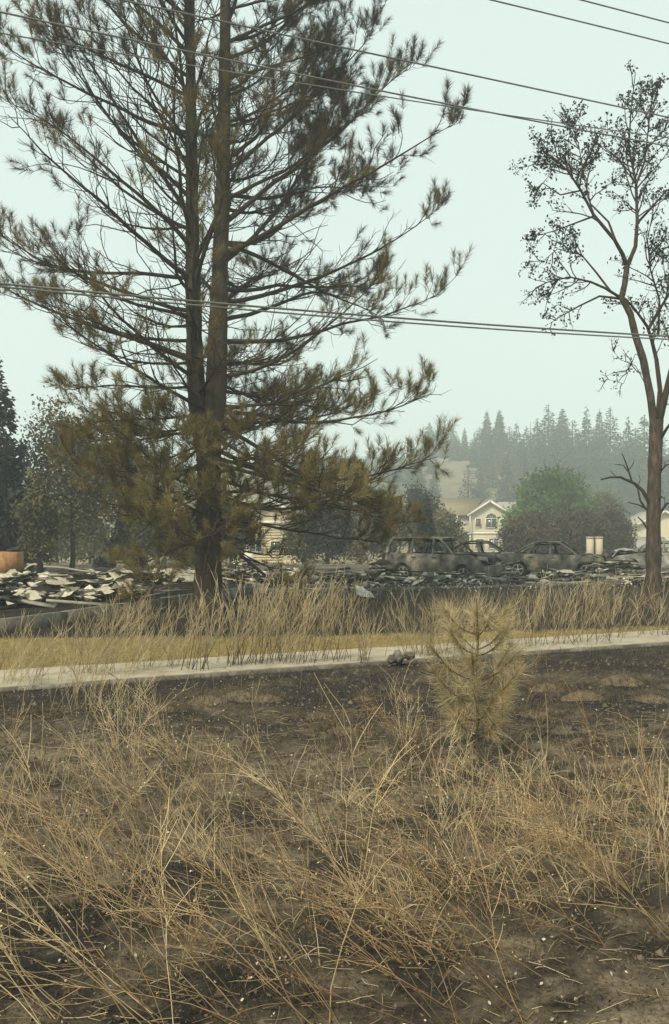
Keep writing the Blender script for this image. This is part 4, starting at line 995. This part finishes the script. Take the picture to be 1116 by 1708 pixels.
# ------------------------------------------------------------------ overhead wires, parallel to the road
def wire(label, pts, off, r, name='overhead_wire'):
    """pts: two photo points fixing the wire's height; it runs parallel to the sidewalk at an offset, with a sag"""
    def on(px, py):
        k = (px-HX)/F; d = (mid0[1]+off)/(1-SLOPE*k); return np.array([k*d, d, CH-(py-HY)/F*d])
    A, M_, B = [on(*q) for q in pts]
    t = np.array([0, np.linalg.norm((M_-A)[:2]), np.linalg.norm((B-A)[:2])]); co = np.polyfit(t, [A[2], M_[2], B[2]], 2)
    dirv = (B-A)/t[2]; tt = np.linspace(-9, t[2]+9, 60)
    P = np.stack([A[0]+dirv[0]*tt, A[1]+dirv[1]*tt, np.polyval(co, np.clip(tt, -6, t[2]+6))], 1)
    g = G(); g.tubes(P-P[0], np.full((1, 60), r), 6, .5)
    o = g.obj(name, M['wire'], None, True, loc=tuple(P[0])); tag(o, label, 'wire', 'overhead wires along the road')
wire('overhead wire entering at the top left and crossing the crown of the tree at right', [(204, 0), (660, 98), (1116, 196)], 0.2, .013)
wire('upper one of two wires that cross in front of the pine top', [(0, 20), (558, 136), (1116, 244)], 0.6, .013)
wire('thin wire just below the upper one, starting lower at the left edge', [(0, 55), (558, 148), (1116, 230)], -.2, .009)
wire('overhead wire crossing the top right corner, the lower of two', [(820, 0), (968, 36), (1116, 73)], .9, .013)
wire('overhead wire highest in the top right corner', [(970, 0), (1043, 19), (1116, 38)], .4, .013)
wire('thick black cable crossing the middle of the pine, upper strand', [(0, 473), (558, 522), (1116, 561)], .2, .016, 'cable')
wire('lower thinner strand of the thick cable crossing the middle of the pine', [(0, 478), (558, 529), (1116, 566)], .0, .013, 'cable')

# ------------------------------------------------------------------ dry vegetation in front
def stems_batch(g, B, D, L, r, tint, k=6, up=.2, wob=.05, nb_=5, bl=(.10, .3), bang=(.3, .8), bt=None, grad=0.0):
    P, E = curve(B, D, L, k, up, wob); up = float(np.mean(up))
    m = len(B); rr = np.linspace(1, .45, k)[None]*np.broadcast_to(r, (m,))[:, None]
    tt = np.asarray(tint)[:, None]+grad*np.linspace(-.5, .5, k)[None]
    g.tubes(P, rr, 3, np.clip(tt, 0, 1))
    if nb_:
        si = np.repeat(np.arange(m), nb_); t = R.uniform(.3, 1, len(si)); f = t*(k-1.001); i = f.astype(int); fr = (f-i)[:, None]
        S = P[si, i]*(1-fr)+P[si, i+1]*fr; SD = nrm(P[si, i+1]-P[si, i])
        dd = perp_dirs(SD, R.uniform(bang[0], bang[1], len(si)), R.uniform(0, 6.28, len(si)))
        ll = R.uniform(bl[0], bl[1], len(si))*L[si]
        Q, _ = curve(S, dd, ll, 4, up*.5, wob*1.5)
        g.tubes(Q, np.array([[.7, .6, .5, .4]])*np.broadcast_to(r, (m,))[si][:, None], 3, np.clip(np.asarray(tint)[si]+grad*.4+R.normal(0, .08, len(si)), 0, 1))
    return P
def base_pts(x, y): return np.stack([x, y, ground_z(x, y)-.01], 1)
# large leaning weeds, each one a plant
GW = 'dry weeds leaning left in the foreground'
weeds = [(880, 1682, 7, 'reddish dry weed leaning left, rooted beside the sandy shoulder'), (1000, 1566, 6, 'dark single-rooted weed leaning far left above the sandy shoulder'), (892, 1606, 5, 'thin brown weed rooted left of the sandy shoulder'),
         (755, 1690, 8, 'orange-brown dry weed at the bottom edge right of centre'), (690, 1600, 10, 'bushy orange weed in the lower middle'), (540, 1700, 9, 'reddish weed rooted at the bottom edge near the centre'), (400, 1690, 8, 'leaning dry weed at the bottom edge left of centre'),
         (250, 1702, 8, 'pale leaning weed at the bottom left'), (90, 1700, 9, 'straw-pale weed in the bottom left corner'), (1105, 1560, 12, 'brown twiggy weed at the right edge of the foreground'), (470, 1580, 10, 'red-brown leaning weed left of the bushy orange one'), (300, 1540, 10, 'red-brown leaning weed in the left foreground'),
         (1040, 1470, 10, 'fine brown weed clump in the right middle ground'), (800, 1500, 10, 'dry weed right of the bushy orange one'), (150, 1500, 10, 'leaning weed clump at the left middle ground'), (600, 1480, 10, 'straw-tipped weed clump in the middle of the foreground')]
def weed(g, b, n_, L0, lean, tint0, r=.0028):
    B = np.repeat(b[None], n_, 0)+np.concatenate([R.normal(0, .05, (n_, 2)), np.zeros((n_, 1))], 1)
    D = nrm(np.stack([-lean+R.normal(0, .34, n_), R.normal(0, .3, n_), np.full(n_, .62)+R.uniform(-.1, .4, n_)], 1))
    P = stems_batch(g, B, D, L0*R.uniform(.6, 1.15, n_), r*R.uniform(.7, 1.3, n_), np.clip(R.normal(tint0, .18, n_), 0, 1), 7, R.normal(.05, .25, n_), .085, 8, (.12, .42), (.25, .7), grad=.25)
    leaves(g, P[:, 3:].reshape(-1, 3), 2, .012, .013, np.clip(tint0-.05, 0, 1), .5)
for px, py, n_, lab in weeds:
    b = gnd(px, py); b[2] = float(ground_z(b[0], b[1]))
    g = G(); weed(g, np.zeros(3), n_, 1.0*R.uniform(.85, 1.1), .72, .36 if 'pale' not in lab and 'straw' not in lab else .7, .0025)
    tag(g.obj('dry_weed', M['weed'], None, loc=tuple(b)), lab, 'weed', GW)
g = G(); g2 = G()
for _ in range(34):
    yv = 4.0+R.random()**.8*4.6; xv = R.uniform(-.40, .40)*yv
    if xv > .55 and yv < 4.0+.55*(xv-.75)+.35: continue
    if fbm(xv*.7, yv*.7, 77) < .40: continue
    b = base_pts(np.array([xv]), np.array([yv]))[0]; weed(g, b, int(R.integers(4, 9)), R.uniform(.35, .9), R.normal(.38, .4), np.clip(R.normal(.5, .2), 0, 1), .0019)
tag(g.obj('tangled_weeds', M['weed']), 'tangle of dry reddish weed stems over the burnt foreground', 'weeds', kind='stuff')
def straw_field(g, n_, y0, y1, hmin, hmax, lean, r, thr, seed, tint=(.55, .2), nb_=3, pw=1.0):
    yv = y0+(y1-y0)*R.random(n_)**pw; xv = R.uniform(-.42, .42, n_)*yv
    ok = (fbm(xv*.8, yv*.8, seed) > thr-R.normal(0, .06, n_)) & (yv < walk_near(xv)-.3) & ~((xv > .45) & (yv < 4.0+.55*(xv-.75)+.3))
    xv, yv = xv[ok], yv[ok]; m = len(xv)
    D = nrm(np.stack([R.normal(lean, .34, m), R.normal(0, .3, m), np.full(m, 1.)], 1))
    stems_batch(g, base_pts(xv, yv), D, R.uniform(hmin, hmax, m), r*R.uniform(.7, 1.3, m), np.clip(R.normal(tint[0], tint[1], m), 0, 1), 5, .0, .07, nb_, (.08, .3), (.2, .7))
straw_field(g2, 560, 4.8, 7.3, .20, .50, -.12, .0018, .47, 81, (.66, .2))
straw_field(g2, 130, 7.0, 8.8, .12, .30, -.05, .0024, .44, 85, (.6, .2))
straw_field(g2, 600, 3.9, 7.8, .05, .18, -.25, .0016, .44, 82, (.55, .25), 2)
straw_field(g2, 60, 8.5, 11.8, .2, .6, .1, .0025, .46, 83, (.6, .2), 3)
# arching dry blades in tufts
yv = 4.2+3.3*R.random(110); xv = R.uniform(-.41, .41, 110)*yv; ok = (fbm(xv*.9, yv*.9, 87) > .45) & ~((xv > .45) & (yv < 4.2+.6*(xv-.75)+.3)); xv, yv = xv[ok], yv[ok]
xv = np.repeat(xv, 16); yv = np.repeat(yv, 16); m = len(xv); xv = xv+R.normal(0, .05, m); yv = yv+R.normal(0, .05, m)
D = nrm(np.stack([R.normal(-.15, .55, m), R.normal(0, .55, m), np.ones(m)], 1)); ln = R.uniform(.10, .36, m)
P, _ = curve(base_pts(xv, yv), D, ln, 6, R.uniform(-2.2, -.3, m), .06)
sd = nrm(np.cross(P[:, -1]-P[:, 0], R.normal(0, 1, (m, 3))))[:, None]*(np.array([.9, 1, .9, .75, .5, .12])*.0021)[None, :, None]
Vb = np.stack([P-sd, P+sd], 2); ib = np.arange(m)[:, None]*12+np.arange(5)[None]*2
g2.add(Vb, np.stack([ib, ib+1, ib+3, ib+2], -1).reshape(-1, 4), tint=np.repeat(np.clip(R.normal(.6, .22, m), 0, 1), 12))
tag(g2.obj('straw_grass', M['straw']), 'thin straw-coloured dry grass stalks over the burnt verge', 'grass', kind='stuff')
# litter: fallen straw, flakes and pale ash specks
g = G(); n_ = 2300
yv = 3.3+7.0*R.random(n_)**1.1; xv = R.uniform(-.42, .42, n_)*yv; B = base_pts(xv, yv); B[:, 2] += .02
az = R.normal(.25, .8, n_)+np.pi*(R.random(n_) < .5); D = np.stack([np.cos(az), np.sin(az), R.normal(.03, .12, n_)], 1)
P, _ = curve(B, nrm(D), R.uniform(.04, .20, n_), 4, -.05, .12); g.tubes(P, np.array([[.0017, .0017, .0015, .0012]]), 3, np.clip(R.normal(.38, .3, n_), 0, 1))
tag(g.obj('fallen_straw', M['straw']), 'fallen straw and twigs lying on the burnt soil', 'straw', kind='stuff')
g = G(); n_ = 9000
yv = 3.2+9.0*R.random(n_)**1.2; xv = R.uniform(-.42, .42, n_)*yv; ok = yv < walk_near(xv)-.1; xv, yv = xv[ok], yv[ok]; B = base_pts(xv, yv); B[:, 2] += .018
leaves(g, B, 1, .01, .026, np.clip(R.normal(.35, .3, len(B)), 0, 1), .2)
n_ = 26000; yv = 3.1+4.5*R.random(n_); xv = R.uniform(-.42, .42, n_)*yv; B = base_pts(xv, yv); B[:, 2] += .006
leaves(g, B, 1, .004, .013, np.clip(R.normal(.25, .35, n_), 0, 1), .1)
tag(g.obj('leaf_litter', M['tuss']), 'curled dead leaf flakes scattered over the burnt soil', 'leaves', kind='stuff')
g = G(); n_ = 1500
yv = 3.4+8.5*R.random(n_); xv = R.uniform(-.42, .42, n_)*yv; ok = yv < walk_near(xv)-.1; xv, yv = xv[ok], yv[ok]; B = base_pts(xv, yv); B[:, 2] += .022
leaves(g, B, 1, .005, .021, R.uniform(.4, 1, len(B)), .2)
tag(g.obj('ash_flakes', M['sheet']), 'pale ash and paper flakes scattered over the burnt soil', 'ash', kind='stuff')
for px, py, lab in ((907, 1563, 'pale pebble on the burnt soil near the sandy shoulder'), (48, 1460, 'pale stone at the left edge of the foreground')):
    b = gnd(px, py); me = set_tint(chunk_mesh(px, .6), .95); me.materials.append(M['white']); o = link('pebble', me, None, (b[0], b[1], float(ground_z(b[0], b[1]))+.01)); o.scale = (.03, .025, .03); tag(o, lab, 'stone')

g = G(); n_ = 9000
yv = 3.3+12*R.random(n_)**.9; xv = R.uniform(-.42, .42, n_)*yv; ok = yv < walk_near(xv)-.12; xv, yv = xv[ok], yv[ok]; n_ = len(xv)
D = nrm(np.stack([R.normal(0, .6, n_), R.normal(0, .6, n_), np.ones(n_)], 1)); P, _ = curve(base_pts(xv, yv), D, R.uniform(.02, .075, n_)*(.6+.08*yv), 3, 0, .2)
g.tubes(P, np.array([[.003, .0026, .0018]])*(.6+.06*yv)[:, None], 3, np.clip(fbm(xv*1.2, yv*1.2, 93)*1.5-.45+R.normal(0, .15, n_), 0, 1))
tag(g.obj('burnt_stubble', M['tuss']), 'short burnt grass stubble over the blackened verge', 'stubble', kind='stuff')
g = G(); n_ = 15000
yv = 3.2+11.0*R.random(n_); xv = R.uniform(-.42, .42, n_)*yv; ok = yv < walk_near(xv)-.1; xv, yv = xv[ok], yv[ok]; n_ = len(xv); B = base_pts(xv, yv)
sz = R.uniform(.006, .024, n_)*(.6+.07*yv)*np.where(R.random(n_) < .06, 1.8, 1); a0 = R.uniform(0, 6.28, n_)
tri_ = [B+np.stack([np.cos(a0+q)*sz, np.sin(a0+q)*sz, 0*sz], 1) for q in (0, 2.1, 4.2)]; ap = B+np.stack([0*sz, 0*sz, sz*.9], 1)
ct = R.uniform(0, 1, n_)
for q in range(3): g.tri(tri_[q], tri_[(q+1) % 3], ap, ct)
tag(g.obj('soil_crumbs', M['crumb']), 'crumbs of charred soil and small stones on the verge', 'soil', kind='stuff')
# tussocks left standing on the burnt verge
tus = [(42, 1197, .17, 'round burnt tussock, left of two near the left edge'), (72, 1195, .18, 'round burnt tussock, right of two near the left edge'), (272, 1186, .22, 'small flat tussock below the pine trunk'), (345, 1172, .3, 'brown tussock under the left group of bare shrubs'),
       (402, 1166, .34, 'wide brown tussock under the bare shrubs'), (440, 1168, .26, 'tussock right of the wide brown one'), (570, 1222, .22, 'rounded tussock in the middle of the verge'), (532, 1195, .22, 'low tussock left of the rounded middle one'), (682, 1165, .24, 'tussock left of the young pine'),
       (606, 1168, .2, 'small tussock in the middle just before the sidewalk'), (912, 1152, .24, 'tussock right of the young pine'), (890, 1192, .24, 'nearer tussock right of the young pine'), (1035, 1140, .34, 'wide tussock towards the right edge'), (975, 1166, .3, 'flat tussock between young pine and right edge'), (1085, 1170, .3, 'tussock at the right edge of the verge'), (20, 1235, .3, 'low brown tussock at the left edge, nearest one')]
for px, py, r_, lab in tus:
    b = gnd(px, py); b[2] = float(ground_z(b[0], b[1]))
    r_ = r_*.85
    o = thing('grass_tussock', lab, 'tussock', b, group='burnt grass tussocks')
    g = G(); th = np.linspace(0, 2*np.pi, 17); ph = np.linspace(0, 1, 7); T_, P_ = np.meshgrid(th, ph, indexing='ij')
    rr = r_*(1-P_)*(1+.35*(fbm(np.cos(T_)*2+px, np.sin(T_)*2, 5)-.5)); V = np.stack([rr*np.cos(T_)*1.15, rr*np.sin(T_), -.03+.42*r_*np.sin(P_*1.5)+.03*(fbm(np.cos(T_)*5, np.sin(T_)*5+P_*9, 6)-.5)*(1-P_)], -1); V[-1] = V[0]; g.grid(V, .6); g.obj('mound', M['tuss'], o, True)
    g = G(); n_ = 150; a = R.uniform(0, 6.28, n_); q = np.sqrt(R.random(n_))*r_; B = np.stack([q*np.cos(a)*1.1, q*np.sin(a), .40*r_*np.cos(q/r_*1.5)-.03], 1)
    D = nrm(np.stack([np.cos(a)*q/r_+R.normal(0, .3, n_), np.sin(a)*q/r_+R.normal(0, .3, n_), .7+0*a], 1)); P, _ = curve(B, D, R.uniform(.04, .14, n_), 3, -.5, .1); g.tubes(P, np.array([[.0026, .0022, .0014]]), 3, np.clip(R.normal(.5, .2, n_), 0, 1)); tag(g.obj('stubble', M['tuss'], o), kind='stuff')

# bare shrubs along the near edge of the sidewalk
def shrub(label, px, py, n_, h, spread, lean, r, t0, gradv=.7, wide=.18, nbr=6, m_='willow', name='bare_shrub', cat='shrub'):
    b = gnd(px, py); b[2] = float(ground_z(b[0], b[1]))
    g = G(); B = np.concatenate([R.normal(0, wide, (n_, 1)), R.normal(0, min(wide, .15), (n_, 1)), np.zeros((n_, 1))], 1)
    h = h*.8; n_k = n_
    D = nrm(np.stack([lean+R.normal(0, spread, n_)+B[:, 0]*.3, R.normal(0, spread, n_), np.ones(n_)], 1))
    stems_batch(g, B, D, h*R.uniform(.5, 1.1, n_), r*R.uniform(.7, 1.3, n_), np.clip(R.normal(t0, .1, n_), 0, 1), 8, .12, .04, nbr, (.12, .38), (.2, .55), grad=gradv)
    tag(g.obj(name, M[m_], None, loc=tuple(b)), label, cat, 'bare shrubs along the sidewalk')
SH = [('bare shrub with dark feet in front of the pine trunk', 330, 1122, 16, 1.35, .22, .22, .0055, .45, .8, .10),
      ('dense bare shrub just right of the pine trunk', 396, 1114, 28, 1.3, .20, .20, .005, .45, .8, .2),
      ('second dense bare shrub right of the pine trunk', 440, 1112, 28, 1.35, .20, .20, .005, .45, .8, .2),
      ('dense bare shrub in the middle of the shrub row', 492, 1110, 26, 1.3, .22, .12, .005, .45, .8, .22),
      ('thinner bare shrub towards the middle of the sidewalk', 545, 1106, 22, 1.15, .25, .05, .005, .42, .8, .2),
      ('single fan-shaped bare shrub before the middle of the sidewalk', 602, 1108, 14, 1.0, .28, .0, .0055, .42, .8, .06),
      ('reddish bare shrub just left of the young pine', 705, 1098, 44, 1.15, .30, .0, .0045, .5, .35, .22),
      ('orange-tipped bare shrub behind the young pine', 760, 1094, 30, 1.15, .28, .0, .0045, .55, .35, .22),
      ('bare shrub just right of the young pine', 845, 1086, 14, 1.1, .28, .05, .005, .5, .6, .2),
      ('grey-brown bare shrub further right along the sidewalk', 890, 1082, 16, 1.15, .28, .08, .005, .45, .7, .2),
      ('wide bare shrub before the right part of the sidewalk', 935, 1080, 20, 1.2, .3, .1, .005, .48, .7, .24),
      ('bare shrub left of the slender tree trunk', 985, 1075, 16, 1.2, .28, .1, .005, .45, .7, .22),
      ('thin shrub left of the slender tree foot', 1025, 1068, 14, 1.0, .3, .1, .005, .42, .7, .15),
      ('bare shrub at the right edge beside the slender tree foot', 1105, 1064, 20, 1.2, .28, .0, .005, .5, .7, .2)]
for a in SH: shrub(*a)
for a in [('golden dry grass clump leaning right at the left of the lawn', 160, 1130, 46, 1.2, .34, .42, .0042, .7, .2, .24), ('straw-coloured clump at the left edge before the lawn', 25, 1145, 30, 1.0, .4, .3, .004, .72, .2, .22), ('golden clump left of the pine trunk on the lawn edge', 235, 1120, 30, 1.2, .30, .35, .0042, .68, .25, .24), ('short straw clump on the verge at the left', 150, 1190, 30, .7, .3, .2, .0035, .7, .2, .2), ('sparse twiggy shrub between golden clump and pine trunk', 290, 1118, 10, 1.15, .35, .1, .005, .55, .5, .12)]:
    shrub(*a, m_='willow', name='dry_grass_clump', cat='grass clump')
# shrub stems on the burnt ground behind the lawn
for a in [('pale bare bush behind the lawn right of the pine trunk', 430, 1052, 40, 1.4, .3, .15, .007, .55, .5, .5), ('pale bare bush behind the lawn in the middle', 520, 1048, 40, 1.3, .3, .1, .007, .5, .5, .5), ('low red-brown dry mound bush behind the golden clump', 215, 1050, 60, .8, .6, .1, .007, .6, .2, .35), ('pale bush behind the lawn left of the slender tree', 960, 1032, 40, 1.2, .3, .1, .007, .5, .5, .6)]:
    shrub(*a, name='dry_bush', cat='bush')
# lawn blades
g = G(); n_ = 60000
xv = R.uniform(-8, 8.5, n_); yv = walk_far(xv)+R.random(n_)*6
ok = (yv < lawn_far(xv)+R.normal(0, .18, n_)) & (np.abs(xv) < .40*yv) & (yv > walk_far(xv)+.04); xv, yv = xv[ok], yv[ok]; n_ = len(xv)
B = np.stack([xv, yv, ground_z(xv, yv)], 1); D = nrm(np.stack([R.normal(.1, .5, n_), R.normal(0, .5, n_), np.ones(n_)], 1)); ln = R.uniform(.03, .09, n_)
sd = nrm(np.cross(D, R.normal(0, 1, (n_, 3))))*.005
g.tri(B-sd, B+sd, B+D*ln[:, None], np.clip(fbm(xv*1.5, yv*1.5, 91)+R.normal(0, .15, n_), 0, 1))
g2 = G(); n_ = 2800; xv = R.uniform(-8, 12, n_); yv = lawn_far(xv)+R.random(n_)*11; ok = np.abs(xv) < .4*yv; xv, yv = xv[ok], yv[ok]; n_ = len(xv)
ok = (yv < 29+.4*xv) & ~((xv < -2) & (yv > 17.3+2.7*(xv+6.2))); xv, yv = xv[ok], yv[ok]; n_ = len(xv)
D = nrm(np.stack([R.normal(0.1, .4, n_), R.normal(0, .4, n_), np.ones(n_)], 1)); P, _ = curve(np.stack([xv, yv, ground_z(xv, yv)-.01], 1), D, R.uniform(.08, .45, n_), 3, 0, .15)
g2.tubes(P, np.array([[.006, .005, .004]]), 3, np.clip(R.normal(.35, .2, n_), 0, 1)); tag(g2.obj('burnt_brush', M['willow']), 'sparse burnt stalks on the black strip between lawn and rubble', 'stalks', kind='stuff')
tag(g.obj('lawn_grass', M['lawn']), 'strip of short yellowed lawn grass beyond the sidewalk', 'grass', kind='stuff')
